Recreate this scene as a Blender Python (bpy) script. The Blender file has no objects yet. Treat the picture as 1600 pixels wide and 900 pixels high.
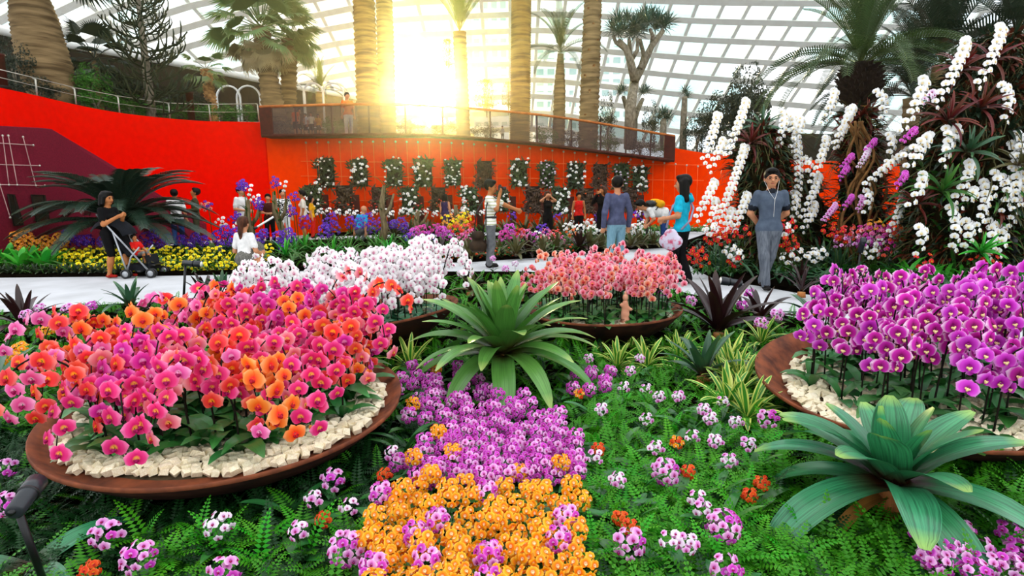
import bpy, math, random
import numpy as np
from mathutils import Matrix, Vector, Euler

sc = bpy.context.scene
COL = sc.collection
PI = math.pi
random.seed(7)
RNG = np.random.default_rng(7)

# ------------------------------------------------------------------ camera
CAM_H, FPX = 1.45, 900.0
PITCH, ROLL = math.radians(9.28), math.radians(-0.7)
CAMROT = Matrix.Rotation(PI / 2 - PITCH, 3, 'X') @ Matrix.Rotation(ROLL, 3, 'Z')
cam_data = bpy.data.cameras.new('camera')
cam_data.sensor_width = 36.0
cam_data.lens = FPX / 1600.0 * 36.0
cam_data.clip_end = 2000
cam = bpy.data.objects.new('camera', cam_data)
COL.objects.link(cam)
cam.matrix_world = Matrix.Translation((0, 0, CAM_H)) @ CAMROT.to_4x4()
sc.camera = cam
CR = np.array(CAMROT)

def ray(u, v):
    return CR @ np.array([(u - 800) / FPX, -(v - 450) / FPX, -1.0])
def at(u, v, y):
    """place on the line of sight through photo pixel (u,v) at world distance y"""
    d = ray(u, v)
    return np.array([0, 0, CAM_H]) + d * (y / d[1])
def gnd(u, v, z=0.0):
    d = ray(u, v)
    return np.array([0, 0, CAM_H]) + d * ((z - CAM_H) / d[2])
def pxm(p):
    """pixels per metre at a point"""
    q = CR.T @ (np.asarray(p, float) - np.array([0, 0, CAM_H]))
    return FPX / max(-q[2], .1)

# ------------------------------------------------------------------ sky, sun, exposure
SUN_DIR = Vector(ray(672, 146)).normalized()
world = bpy.data.worlds.new('world'); sc.world = world
world.use_nodes = True
nt = world.node_tree; nt.nodes.clear()
def wn(t, **k):
    n = nt.nodes.new(t)
    for a, b in k.items(): setattr(n, a, b)
    return n
w_out = wn('ShaderNodeOutputWorld'); w_bg = wn('ShaderNodeBackground')
w_tc = wn('ShaderNodeTexCoord')
w_noise = wn('ShaderNodeTexNoise'); w_noise.inputs['Scale'].default_value = 3.0; w_noise.inputs['Detail'].default_value = 4
w_ramp = wn('ShaderNodeValToRGB')
w_ramp.color_ramp.elements[0].position = .38; w_ramp.color_ramp.elements[0].color = (.80, .90, .98, 1)
w_ramp.color_ramp.elements[1].position = .58; w_ramp.color_ramp.elements[1].color = (1, 1, 1, 1)
nt.links.new(w_tc.outputs['Generated'], w_noise.inputs['Vector'])
nt.links.new(w_noise.outputs['Fac'], w_ramp.inputs['Fac'])
w_dot = wn('ShaderNodeVectorMath', operation='DOT_PRODUCT')
w_dot.inputs[1].default_value = tuple(SUN_DIR)
nt.links.new(w_tc.outputs['Generated'], w_dot.inputs[0])
w_ac = wn('ShaderNodeMath', operation='ARCCOSINE'); nt.links.new(w_dot.outputs['Value'], w_ac.inputs[0])
w_sun = wn('ShaderNodeValToRGB'); cr = w_sun.color_ramp; cr.interpolation = 'EASE'
w_mr = wn('ShaderNodeMapRange'); w_mr.inputs['From Max'].default_value = math.radians(11)
nt.links.new(w_ac.outputs[0], w_mr.inputs['Value']); nt.links.new(w_mr.outputs[0], w_sun.inputs['Fac'])
cr.elements[0].position = .0; cr.elements[0].color = (30, 25, 14, 1)
cr.elements[1].position = 1.0; cr.elements[1].color = (0, 0, 0, 1)
for p, c in ((.22, (28, 22, 11, 1)), (.30, (2.2, 1.6, .5, 1)), (.5, (.4, .2, .0, 1))):
    e = cr.elements.new(p); e.color = c
w_warm = wn('ShaderNodeMix', data_type='RGBA'); w_wf = wn('ShaderNodeMapRange'); w_wf.interpolation_type = 'SMOOTHSTEP'
w_wf.inputs['From Min'].default_value = math.radians(1.5); w_wf.inputs['From Max'].default_value = math.radians(19); w_wf.inputs['To Min'].default_value = .95; w_wf.inputs['To Max'].default_value = 0
nt.links.new(w_ac.outputs[0], w_wf.inputs['Value']); nt.links.new(w_wf.outputs[0], w_warm.inputs[0])
nt.links.new(w_ramp.outputs['Color'], w_warm.inputs[6]); w_warm.inputs[7].default_value = (1.15, .92, .22, 1)
w_add = wn('ShaderNodeMix', data_type='RGBA', blend_type='ADD'); w_add.inputs[0].default_value = 1
nt.links.new(w_warm.outputs[2], w_add.inputs[6]); nt.links.new(w_sun.outputs['Color'], w_add.inputs[7])
nt.links.new(w_add.outputs[2], w_bg.inputs['Color']); w_bg.inputs['Strength'].default_value = 1.4
nt.links.new(w_bg.outputs[0], w_out.inputs[0])

sl = bpy.data.lights.new('sun', 'SUN'); sl.energy = 8.0; sl.angle = math.radians(2.5); sl.color = (1, .78, .42)
so = bpy.data.objects.new('sun', sl); COL.objects.link(so)
so.rotation_euler = (-SUN_DIR).to_track_quat('-Z', 'Y').to_euler()

sc.view_settings.view_transform = 'Standard'; sc.view_settings.look = 'None'
sc.view_settings.gamma = 1.0; sc.view_settings.use_curve_mapping = False
sc.view_settings.exposure = 0.52
sc.cycles.max_bounces = 6; sc.cycles.transparent_max_bounces = 8
sc.cycles.caustics_reflective = False; sc.cycles.caustics_refractive = False
sc.cycles.sample_clamp_indirect = 4.0

# ------------------------------------------------------------------ helpers
def lin(h):
    h = h.lstrip('#'); out = []
    for i in (0, 2, 4):
        c = int(h[i:i+2], 16) / 255
        out.append(c / 12.92 if c <= .04045 else ((c + .055) / 1.055) ** 2.4)
    return tuple(out) + (1,)

MATS = {}
def _base(name):
    m = bpy.data.materials.new(name); m.use_nodes = True
    t = m.node_tree; t.nodes.clear()
    out = t.nodes.new('ShaderNodeOutputMaterial'); b = t.nodes.new('ShaderNodeBsdfPrincipled')
    MATS[name] = m
    return m, t, out, b
def _finish(t, out, b, col, trans, rand, rough, spec):
    """colour -> per-object variation -> principled (+ translucent)"""
    if rand:
        oi = t.nodes.new('ShaderNodeObjectInfo')
        mr = t.nodes.new('ShaderNodeMapRange'); mr.inputs['To Min'].default_value = 1 - rand; mr.inputs['To Max'].default_value = 1 + rand
        t.links.new(oi.outputs['Random'], mr.inputs['Value'])
        h = t.nodes.new('ShaderNodeHueSaturation'); t.links.new(mr.outputs[0], h.inputs['Value'])
        mh = t.nodes.new('ShaderNodeMapRange'); mh.inputs['To Min'].default_value = .5 - rand * .06; mh.inputs['To Max'].default_value = .5 + rand * .06
        m1 = t.nodes.new('ShaderNodeMath'); m1.operation = 'MULTIPLY'; m1.inputs[1].default_value = 7.31
        m2 = t.nodes.new('ShaderNodeMath'); m2.operation = 'FRACT'
        t.links.new(oi.outputs['Random'], m1.inputs[0]); t.links.new(m1.outputs[0], m2.inputs[0]); t.links.new(m2.outputs[0], mh.inputs['Value'])
        t.links.new(mh.outputs[0], h.inputs['Hue'])
        t.links.new(col, h.inputs['Color']); col = h.outputs['Color']
    t.links.new(col, b.inputs['Base Color'])
    b.inputs['Roughness'].default_value = rough; b.inputs['Specular IOR Level'].default_value = spec
    if trans:
        tr = t.nodes.new('ShaderNodeBsdfTranslucent'); t.links.new(col, tr.inputs['Color'])
        mx = t.nodes.new('ShaderNodeMixShader'); mx.inputs[0].default_value = trans
        t.links.new(b.outputs[0], mx.inputs[1]); t.links.new(tr.outputs[0], mx.inputs[2]); t.links.new(mx.outputs[0], out.inputs[0])
    else:
        t.links.new(b.outputs[0], out.inputs[0])

def mat(name, c, c2=None, scale=8., rough=.6, trans=0., rand=0., bump=0., metal=0., spec=.12, stretch=None, lo=.35, hi=.65):
    """noise-mottled surface of two colours"""
    m, t, out, b = _base(name)
    c = lin(c) if isinstance(c, str) else c
    c2 = (lin(c2) if isinstance(c2, str) else c2) or tuple(x * .72 for x in c[:3]) + (1,)
    tc = t.nodes.new('ShaderNodeTexCoord'); no = t.nodes.new('ShaderNodeTexNoise')
    no.inputs['Scale'].default_value = scale; no.inputs['Detail'].default_value = 4
    if stretch:
        mp = t.nodes.new('ShaderNodeMapping'); mp.inputs['Scale'].default_value = stretch
        t.links.new(tc.outputs['Object'], mp.inputs[0]); t.links.new(mp.outputs[0], no.inputs['Vector'])
    else:
        t.links.new(tc.outputs['Object'], no.inputs['Vector'])
    r = t.nodes.new('ShaderNodeValToRGB')
    r.color_ramp.elements[0].position = lo; r.color_ramp.elements[0].color = c2
    r.color_ramp.elements[1].position = hi; r.color_ramp.elements[1].color = c
    t.links.new(no.outputs['Fac'], r.inputs['Fac'])
    b.inputs['Metallic'].default_value = metal
    if bump:
        bp = t.nodes.new('ShaderNodeBump'); bp.inputs['Strength'].default_value = bump; bp.inputs['Distance'].default_value = .02
        t.links.new(no.outputs['Fac'], bp.inputs['Height']); t.links.new(bp.outputs[0], b.inputs['Normal'])
    _finish(t, out, b, r.outputs['Color'], trans, rand, rough, spec)
    return m

def petal(name, centre, mid, edge, rim=None, trans=.3, rand=.12):
    """colour runs outwards from the flower's heart"""
    m, t, out, b = _base(name)
    tc = t.nodes.new('ShaderNodeTexCoord')
    ln = t.nodes.new('ShaderNodeVectorMath'); ln.operation = 'LENGTH'; t.links.new(tc.outputs['Object'], ln.inputs[0])
    mr = t.nodes.new('ShaderNodeMath'); mr.operation = 'MULTIPLY'; mr.inputs[1].default_value = 1.9; t.links.new(ln.outputs['Value'], mr.inputs[0])
    r = t.nodes.new('ShaderNodeValToRGB'); e = r.color_ramp.elements
    e[0].position = .08; e[0].color = lin(centre); e[1].position = .66; e[1].color = lin(edge)
    k = e.new(.32); k.color = lin(mid)
    if rim:
        k = e.new(.88); k.color = lin(rim)
    t.links.new(mr.outputs[0], r.inputs['Fac'])
    _finish(t, out, b, r.outputs['Color'], trans, rand, .5, .2)
    return m

def leafmat(name, base, mid, tip, edge=None, edgew=.3, streak=.25, rough=.38, trans=.12, rand=.15, spec=.4):
    """colours along a leaf (uv v) with an optional margin colour (uv u) and lengthwise streaks"""
    m, t, out, b = _base(name)
    uv = t.nodes.new('ShaderNodeUVMap'); sx = t.nodes.new('ShaderNodeSeparateXYZ'); t.links.new(uv.outputs[0], sx.inputs[0])
    r = t.nodes.new('ShaderNodeValToRGB'); e = r.color_ramp.elements
    e[0].position = .05; e[0].color = lin(base); e[1].position = .98; e[1].color = lin(tip)
    k = e.new(.3); k.color = lin(mid); k = e.new(.85); k.color = lin(mid)
    t.links.new(sx.outputs['Y'], r.inputs['Fac']); col = r.outputs['Color']
    mp = t.nodes.new('ShaderNodeMapping'); mp.inputs['Scale'].default_value = (14, 1.2, 1); t.links.new(uv.outputs[0], mp.inputs[0])
    no = t.nodes.new('ShaderNodeTexNoise'); no.inputs['Scale'].default_value = 1.6; no.inputs['Detail'].default_value = 2; t.links.new(mp.outputs[0], no.inputs['Vector'])
    mr = t.nodes.new('ShaderNodeMapRange'); mr.inputs['From Min'].default_value = .3; mr.inputs['From Max'].default_value = .7
    mr.inputs['To Min'].default_value = 1 - streak; mr.inputs['To Max'].default_value = 1 + streak
    t.links.new(no.outputs['Fac'], mr.inputs['Value'])
    hs = t.nodes.new('ShaderNodeHueSaturation'); t.links.new(mr.outputs[0], hs.inputs['Value']); t.links.new(col, hs.inputs['Color']); col = hs.outputs['Color']
    if edge:
        a = t.nodes.new('ShaderNodeMath'); a.operation = 'SUBTRACT'; a.inputs[1].default_value = .5; t.links.new(sx.outputs['X'], a.inputs[0])
        a2 = t.nodes.new('ShaderNodeMath'); a2.operation = 'ABSOLUTE'; t.links.new(a.outputs[0], a2.inputs[0])
        a3 = t.nodes.new('ShaderNodeMapRange'); a3.inputs['From Min'].default_value = edgew - .03; a3.inputs['From Max'].default_value = edgew + .05
        t.links.new(a2.outputs[0], a3.inputs['Value'])
        mx = t.nodes.new('ShaderNodeMix'); mx.data_type = 'RGBA'; t.links.new(a3.outputs[0], mx.inputs[0])
        t.links.new(col, mx.inputs[6]); mx.inputs[7].default_value = lin(edge); col = mx.outputs[2]
    _finish(t, out, b, col, trans, rand, rough, spec)
    return m

class MB:
    """collects shapes; build() links them as one mesh object"""
    def __init__(s): s.v = []; s.f = []; s.m = []; s.uv = []; s.n = 0; s.smooth = True
    def add(s, v, f, m=0, uv=None):
        v = np.asarray(v, float).reshape(-1, 3); s.v.append(v)
        for q in f: s.f.append(tuple(i + s.n for i in q)); s.m.append(m)
        s.uv.append(np.zeros((len(v), 2)) if uv is None else np.asarray(uv, float))
        s.n += len(v); return s
    def grid(s, P, m=0, close=False):
        P = np.asarray(P, float); a, b = P.shape[:2]
        f = [(i*b+j, i*b+j+1, (i+1)*b+j+1, (i+1)*b+j) for i in range(a-1) for j in range(b-1)]
        if close: f += [(i*b+b-1, i*b, (i+1)*b, (i+1)*b+b-1) for i in range(a-1)]
        u, v = np.meshgrid(np.linspace(0, 1, b), np.linspace(0, 1, a))
        return s.add(P.reshape(-1, 3), f, m, np.stack([u.ravel(), v.ravel()], 1))
    def tube(s, path, r, k=6, m=0, caps=True):
        path = np.asarray(path, float); n = len(path)
        r = np.broadcast_to(np.asarray(r, float), (n,))
        T = np.gradient(path, axis=0); T /= np.linalg.norm(T, axis=1)[:, None] + 1e-9
        ref = np.array([0, 0, 1.]) if abs(T[0][2]) < .9 else np.array([1., 0, 0])
        rings = []; A = np.cross(T[0], ref); A /= np.linalg.norm(A)
        for i in range(n):
            A = A - T[i] * (A @ T[i]); A /= np.linalg.norm(A) + 1e-9; B = np.cross(T[i], A)
            th = np.linspace(0, 2*PI, k, endpoint=False)
            rings.append(path[i] + r[i] * (np.cos(th)[:, None] * A + np.sin(th)[:, None] * B))
        o = s.n; s.grid(np.array(rings), m, close=True)
        if caps:
            s.f.append(tuple(o + i for i in range(k))[::-1]); s.m.append(m)
            s.f.append(tuple(o + (n-1)*k + i for i in range(k))); s.m.append(m)
        return s
    def box(s, c, d, m=0, R=None):
        c = np.asarray(c, float); d = np.asarray(d, float) / 2
        v = np.array([[x, y, z] for x in (-1, 1) for y in (-1, 1) for z in (-1, 1)]) * d
        if R is not None: v = v @ np.asarray(R).T
        return s.add(v + c, [(0,1,3,2), (4,6,7,5), (0,4,5,1), (2,3,7,6), (0,2,6,4), (1,5,7,3)], m)
    def ell(s, c, d, m=0, a=8, b=6, R=None):
        th = np.linspace(0, 2*PI, a, endpoint=False); ph = np.linspace(-PI/2, PI/2, b)
        P = np.array([[(math.cos(p)*math.cos(t), math.cos(p)*math.sin(t), math.sin(p)) for t in th] for p in ph]) * np.asarray(d, float)
        if R is not None: P = P @ np.asarray(R).T
        return s.grid(P + np.asarray(c, float), m, close=True)
    def lathe(s, prof, k=48, m=0):
        th = np.linspace(0, 2*PI, k, endpoint=False)
        return s.grid(np.array([[(r*math.cos(t), r*math.sin(t), z) for t in th] for r, z in prof]), m, close=True)
    def mesh(s, name, mats):
        me = bpy.data.meshes.new(name)
        V = np.concatenate(s.v); me.from_pydata(V.tolist(), [], s.f)
        for x in mats: me.materials.append(x)
        me.polygons.foreach_set('material_index', np.array(s.m, np.int32))
        me.polygons.foreach_set('use_smooth', np.full(len(s.f), s.smooth))
        U = np.concatenate(s.uv); li = np.zeros(len(me.loops), np.int32); me.loops.foreach_get('vertex_index', li)
        ul = me.uv_layers.new(name='UVMap'); ul.data.foreach_set('uv', U[li].ravel())
        me.update(); return me
    def build(s, name, mats, parent=None, loc=None):
        if not isinstance(mats, (list, tuple)): mats = [mats]
        return link(name, s.mesh(name, mats), parent, loc)

def link(name, me, parent=None, loc=None, M=None):
    o = bpy.data.objects.new(name, me); COL.objects.link(o)
    if parent is not None: o.parent = parent
    if M is not None: o.matrix_basis = M
    elif loc is not None: o.location = loc
    return o
def tag(o, label=None, cat=None, group=None, kind=None):
    if label: o['label'] = label
    if cat: o['category'] = cat
    if group: o['group'] = group
    if kind: o['kind'] = kind
    return o
def thing(name, label, cat, loc=(0, 0, 0), group=None, rz=0, scale=1):
    o = bpy.data.objects.new(name, None); COL.objects.link(o); o.location = loc; o.rotation_euler = (0, 0, rz)
    o.empty_display_size = .1; o.scale = (scale,) * 3
    return tag(o, label, cat, group)
def xf(loc, rot=None, s=1.0):
    R = rot.to_4x4() if rot is not None else Matrix.Identity(4)
    S = Matrix.Diagonal((*(s if hasattr(s, '__len__') else (s, s, s)), 1))
    return Matrix.Translation(Vector(loc)) @ R @ S
def rotz(a): return Matrix.Rotation(a, 3, 'Z')
def rotx(a): return Matrix.Rotation(a, 3, 'X')
def roty(a): return Matrix.Rotation(a, 3, 'Y')
def face_dir(d, up=(0, 0, 1), spin=0.):
    """rotation whose local -Y looks along d with local Z near up"""
    y = -Vector(d).normalized(); z = Vector(up); z = (z - y * z.dot(y))
    if z.length < 1e-3: z = Vector((1, 0, 0)) - y * y.x
    z.normalize(); x = y.cross(z)
    return Matrix((x, y, z)).transposed() @ roty(spin)
U = random.uniform

def strap(L, W, a0, bend, n=6, k=3, fold=.25, tipw=.0, wmax=.45, base=.6, curl=0.):
    """one strap leaf rising from the origin towards +X; a0 = start angle above ground, bend = total droop (radians)"""
    ts = np.linspace(0, 1, n); P = []; x = z = 0.; pa = a0
    pts = []
    for i, t in enumerate(ts):
        if i: 
            a = a0 - bend * (t ** 1.4); d = L / (n - 1); x += d * math.cos(a); z += d * math.sin(a); pa = a
        pts.append((x, z, a0 - bend * (t ** 1.4)))
    for (x, z, a), t in zip(pts, ts):
        if t < wmax: w = base + (1 - base) * math.sin(t / wmax * PI / 2)
        else: w = tipw + (1 - tipw) * math.cos((t - wmax) / (1 - wmax) * PI / 2) ** .65
        w *= W / 2; row = []
        for u in np.linspace(-1, 1, k):
            h = abs(u) * w * fold * (1 - .6 * t) + curl * (u * u - .5) * w
            row.append((x - h * math.sin(a), u * w, z + h * math.cos(a)))
        P.append(row)
    return np.array(P)
def strap_mesh(name, m, *a, **k):
    b = MB(); b.grid(strap(*a, **k)); return b.mesh(name, [m])
def zone(u, v, uc, vc):
    return '%s %s' % ('towards the path' if v < vc - 40 else 'towards the camera' if v > vc + 40 else 'halfway along', 'on its left side' if u < uc - 75 else 'on its right side' if u > uc + 75 else 'in its centre')
# ================================================================== STRUCTURE
m_path = mat('path_concrete', '#c9c9cc', '#b4b4b6', scale=1.3, rough=.8, bump=.05, spec=.2)
m_soil = mat('soil', '#0e0a06', '#060403', scale=9, rough=.95, bump=.4, spec=0)
m_red = mat('red_paint', '#f00500', '#e60400', scale=6, rough=.85, spec=0)
m_orange = mat('orange_red_paint_and_glow', '#fc3c00', '#f43400', scale=5, rough=.85, spec=0)  # wall's own orange plus warm sun glow, both put into the colour
m_maroon = mat('maroon_render', '#7a2031', '#661a2a', scale=30, rough=.9, bump=.08, spec=0)
m_darkwall = mat('dark_concrete', '#2a211d', '#1d1613', scale=3, rough=.9, spec=.1)
m_terr = mat('terrace_soil', '#3b3222', '#241d13', scale=2, rough=.95)
m_steel = mat('white_steel', '#f4f4ef', '#eceae4', scale=2, rough=.5)
m_inox = mat('brushed_steel', '#c9c4b4', '#a9a598', scale=9, rough=.35, metal=.6)
m_black = mat('black_metal', '#121214', '#0a0a0b', scale=6, rough=.4, spec=.4)
m_rust = mat('rusted_steel', '#8a4a2c', '#4e2a1d', scale=11, rough=.75, bump=.25, spec=.2, lo=.3, hi=.7)
m_rustdark = mat('dark_rusted_steel', '#3a1f16', '#1d110d', scale=7, rough=.8, bump=.2)
m_brownpost = mat('brown_painted_steel', '#4a1c16', '#38140f', scale=8, rough=.6)

def slab(name, px, z, m, drop=.12):
    pts = [gnd(u, v, z) if not hasattr(u, '__len__') else np.array(u) for u, v in px]
    b = MB(); b.smooth = False; n = len(pts); V = [tuple(p) for p in pts] + [(p[0], p[1], p[2] - drop) for p in pts]
    b.add(V, [tuple(range(n))[::-1]] + [(i, (i+1) % n, n + (i+1) % n, n + i) for i in range(n)])
    o = b.build(name, m); o['kind'] = 'structure'; return o

b = MB(); b.smooth = False
b.box((0, 20, -.15), (110, 90, .3)); floor = b.build('floor', m_path); floor['kind'] = 'structure'
near_pts = [(-420, 520), (-150, 500), (0, 488), (100, 480), (250, 470), (420, 455), (600, 432), (700, 424), (820, 424), (930, 430), (1040, 450), (1160, 478), (1260, 500), (1500, 540), (2000, 600)]
poly = [gnd(u, v, .05) for u, v in near_pts] + [np.array((4.5, .3, .05)), np.array((-4.5, .3, .05))]
def slab3(name, pts, m, drop):
    b = MB(); b.smooth = False; n = len(pts); V = [tuple(p) for p in pts] + [(p[0], p[1], p[2] - drop) for p in pts]
    b.add(V, [tuple(range(n))[::-1]] + [(i, (i+1) % n, n + (i+1) % n, n + i) for i in range(n)])
    o = b.build(name, m); o['kind'] = 'structure'; return o
slab3('ground_bed_near', poly, m_soil, .06)
far_near = [(-250, 430), (0, 429), (200, 427), (380, 424), (520, 416), (620, 409), (740, 405), (880, 396), (960, 388), (1035, 384)]
far_back = [(1035, 368), (900, 366), (740, 368), (600, 372), (500, 374), (380, 378), (250, 384), (100, 392), (-250, 396)]
slab3('ground_bed_far', [gnd(u, v, .06) for u, v in far_near + far_back], m_soil, .07)
right_pts = [(1062, 396), (1085, 416), (1120, 432), (1180, 440), (1250, 452), (1400, 472), (1700, 505), (2100, 540), (2100, 372), (1600, 360), (1250, 358), (1100, 366), (1065, 378)]
slab3('ground_bed_right', [gnd(u, v, .06) for u, v in right_pts], m_soil, .07)
slab3('ground_bed_wall', [gnd(u, v, .05) for u, v in [(480, 368), (600, 365), (800, 360), (1000, 359), (1120, 360), (1120, 356.5), (1000, 356), (800, 356), (600, 358.5), (480, 362)]], m_soil, .06)

def wall(name, pts, m, thick=.4, mats=None):
    """pts (u, vtop, y): a standing wall from the floor to the photo's top edge"""
    T = [at(u, v, y) for u, v, y in pts]
    # densify smoothly
    T = np.array(T); b = MB(); b.smooth = False
    B = T.copy(); B[:, 2] = 0; K = T.copy(); K[:, 1] += thick; KB = B.copy(); KB[:, 1] += thick
    b.grid(np.stack([B, T, K, KB])); n = len(T)
    b.add([B[0], T[0], K[0], KB[0]], [(0, 1, 2, 3)]); b.add([B[-1], T[-1], K[-1], KB[-1]], [(3, 2, 1, 0)])
    o = b.build(name, m); o['kind'] = 'structure'; return o
def spline(pts, n=40):
    """Catmull-Rom through (u,v,y) points"""
    P = np.array(pts, float); P = np.vstack([2*P[0]-P[1], P, 2*P[-1]-P[-2]]); out = []
    seg = len(P) - 3
    for i in range(n + 1):
        t = i / n * seg; k = min(int(t), seg - 1); t -= k; a, b_, c, d = P[k:k+4]
        out.append(.5*((2*b_) + (c-a)*t + (2*a-5*b_+4*c-d)*t*t + (3*b_-a-3*c+d)*t**3))
    return np.array(out)
W_LEFT = spline([(-260, 92, 11), (-120, 115, 12.4), (0, 137, 13.8), (115, 163, 16), (200, 178, 17.6), (300, 188, 19.6), (360, 190, 20.5), (412, 191, 21.2)], 40)
W_BACK = spline([(412, 212, 21.25), (500, 211, 22.4), (600, 210, 23.4), (700, 212, 24), (810, 221, 24.3), (900, 232, 24.4), (1000, 244, 24.3), (1055, 251, 24.1)], 40)
W_RIGHT = spline([(1052, 231, 24.15), (1110, 240, 23.8), (1200, 246, 23.2), (1400, 256, 22), (1750, 262, 21)], 20)
wall('wall_left', W_LEFT, m_red)
wall_back = wall('wall_back', W_BACK, m_orange)
wall('wall_right', W_RIGHT, m_orange)

# wires and studs stretched over the orange wall
def interp_wall(Wp, u):
    return np.interp(u, Wp[:, 0], Wp[:, 2])
def wall_y(u): return interp_wall(W_BACK, u) if u < 1052 else interp_wall(W_RIGHT, u)
m_wire = mat('tension_wire', '#ff7a3a', '#e86a30', scale=3, rough=.5)
stud_b = MB(); stud_b.ell((0, 0, 0), (.045, .045, .045), a=6, b=5); stud_me = stud_b.mesh('stud', [m_inox])
for i, u in enumerate(np.arange(478, 1104, 17.5)):
    y = wall_y(u); vt = np.interp(u, [470, 600, 700, 810, 900, 1000, 1110], [223, 221, 223, 230, 239, 251, 262])
    top = at(u, vt, y - .12); bot = top.copy(); bot[2] = 1.0
    b = MB(); b.tube([bot, top], .012, 4); b.build('wire', m_wire, wall_back); link('stud', stud_me, wall_back, top)
for v0, v1 in ((252, 258), (275, 282), (312, 322)):
    us = np.linspace(470, 1100, 30); pts = [at(u, np.interp(u, [470, 1100], [v0, v1]), wall_y(u) - .12) for u in us]
    b = MB(); b.tube(pts, .012, 4); b.build('wire', m_wire, wall_back)

# maroon wedge wall with slit windows and a wire trellis
MW = [(u, v, float(np.interp(u, W_LEFT[:, 0], W_LEFT[:, 2])) - .5) for u, v in [(u, float(np.interp(u, [-170, 68, 155, 316], [188, 200, 251, 350]))) for u in list(range(-170, 68, 7)) + list(range(68, 317, 8))]]
wall_m = wall('wall_maroon', MW, m_maroon, .25)
MW_XY = np.array([at(*p)[:2] for p in MW])
def on_mw(u, v, off):
    """the point of the maroon wall's face seen at a photo pixel"""
    q = at(u, v, 10.); y = float(np.interp(q[0] / q[1], MW_XY[:, 0] / MW_XY[:, 1], MW_XY[:, 1]))
    return at(u, v, y - off)
def mw_y(u): return np.interp(u, [p[0] for p in MW], [p[2] for p in MW])
m_slit = mat('dark_slit_glass', '#24231a', '#17170f', scale=4, rough=.2, spec=.5)
for n, q in enumerate(([(12, 304), (20, 304), (35, 352), (22, 353)], [(49, 305), (68, 305), (76, 347), (58, 350)])):
    b = MB(); b.smooth = False
    F = [on_mw(u, v, .05) for u, v in q]; K = [p + np.array((0, .06, 0)) for p in F]
    b.add(F + K, [(0, 1, 2, 3), (0, 4, 5, 1), (1, 5, 6, 2), (2, 6, 7, 3), (3, 7, 4, 0)])
    o = b.build('window_%d' % (n + 1), m_slit); o['kind'] = 'structure'
    b = MB(); b.tube(F + [F[0]], .018, 4); b.build('window_frame', m_darkwall, o)
m_wire2 = mat('pale_wire', '#c9a49c', '#b08c86', scale=3, rough=.5)
for a, c in (((-80, 219), (52, 227)), ((-80, 255), (62, 259)), ((-80, 287), (70, 290)), ((4, 212), (14, 289)), ((13, 212), (27, 289)), ((36, 214), (56, 290)), ((-18, 214), (0, 289)), ((0, 289), (16, 340))):
    P = [on_mw(a[0] + (c[0] - a[0]) * f, a[1] + (c[1] - a[1]) * f, .09) for f in np.linspace(0, 1, 9)]
    b = MB(); b.tube(P, .011, 4); b.build('wire', m_wire2, wall_m); link('stud', stud_me, wall_m, M=xf(P[-1], s=.6))
for u, v in ((4, 212), (13, 212), (36, 214)): link('stud', stud_me, wall_m, M=xf(on_mw(u, v, .08), s=.6))

# terrace behind and above the walls
def terr_z(u):
    allp = np.vstack([W_LEFT, W_BACK, W_RIGHT[1:]])
    zz = [at(*p)[2] for p in allp]
    return np.interp(u, allp[:, 0], zz) - .08
us = np.concatenate([W_LEFT[::4, 0], W_BACK[2::3, 0], W_RIGHT[2::2, 0], [2100]])
rows = []
for dy in (.05, 3, 10, 34):
    r = []
    for u in us:
        allp = np.vstack([W_LEFT, W_BACK, W_RIGHT[1:]]); y = np.interp(u, allp[:, 0], allp[:, 2]) + dy
        p = at(u, 200, y); p[2] = terr_z(u); r.append(p)
    rows.append(r)
b = MB(); b.grid(np.array(rows)); o = b.build('floor_terrace', m_terr); o['kind'] = 'structure'

# dark base wall the glass springs from
BW = spline([(-260, 2, 20), (-100, 32, 22), (0, 51, 24), (110, 73, 26.5), (200, 88, 29), (300, 106, 32), (400, 126, 37), (480, 141, 42), (560, 154, 47)], 30)
T = np.array([at(*p) for p in BW]); B = T.copy(); B[:, 2] = [terr_z(p[0]) - .3 for p in BW]
b = MB(); b.smooth = False; K = T + np.array((0, .5, 0)); b.grid(np.stack([B, T, K]))
o = b.build('wall_dome_base', m_darkwall); o['kind'] = 'structure'
b = MB(); b.tube(T + np.array((0, .1, .1)), .22, 6); b.build('coping', m_steel, o)
BR = np.array([at(u, v, 42) for u, v in ((1150, 208), (1240, 208), (1400, 212), (1700, 218))]); Bb = BR.copy(); Bb[:, 2] = 1.5
b = MB(); b.smooth = False; b.grid(np.stack([Bb, BR, BR + np.array((0, .5, 0))])); o = b.build('wall_dome_base_far', m_darkwall); o['kind'] = 'structure'

# ---- balcony front: posts, woven steel mesh, handrail
m_mesh, t, out, bb = _base('woven_steel_mesh')
wv = t.nodes.new('ShaderNodeTexNoise'); wv.inputs['Scale'].default_value = 14
tc = t.nodes.new('ShaderNodeTexCoord'); t.links.new(tc.outputs['Object'], wv.inputs['Vector'])
rr = t.nodes.new('ShaderNodeValToRGB'); rr.color_ramp.elements[0].color = lin('#2a120a'); rr.color_ramp.elements[1].color = lin('#4a2212')
t.links.new(wv.outputs['Fac'], rr.inputs['Fac']); t.links.new(rr.outputs['Color'], bb.inputs['Base Color'])
tp = t.nodes.new('ShaderNodeBsdfTransparent'); mx = t.nodes.new('ShaderNodeMixShader'); mx.inputs[0].default_value = .72
t.links.new(tp.outputs[0], mx.inputs[1]); t.links.new(bb.outputs[0], mx.inputs[2]); t.links.new(mx.outputs[0], out.inputs[0])
m_railtop = mat('rusty_handrail', '#b5652c', '#8a4519', scale=5, rough=.5)
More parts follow.
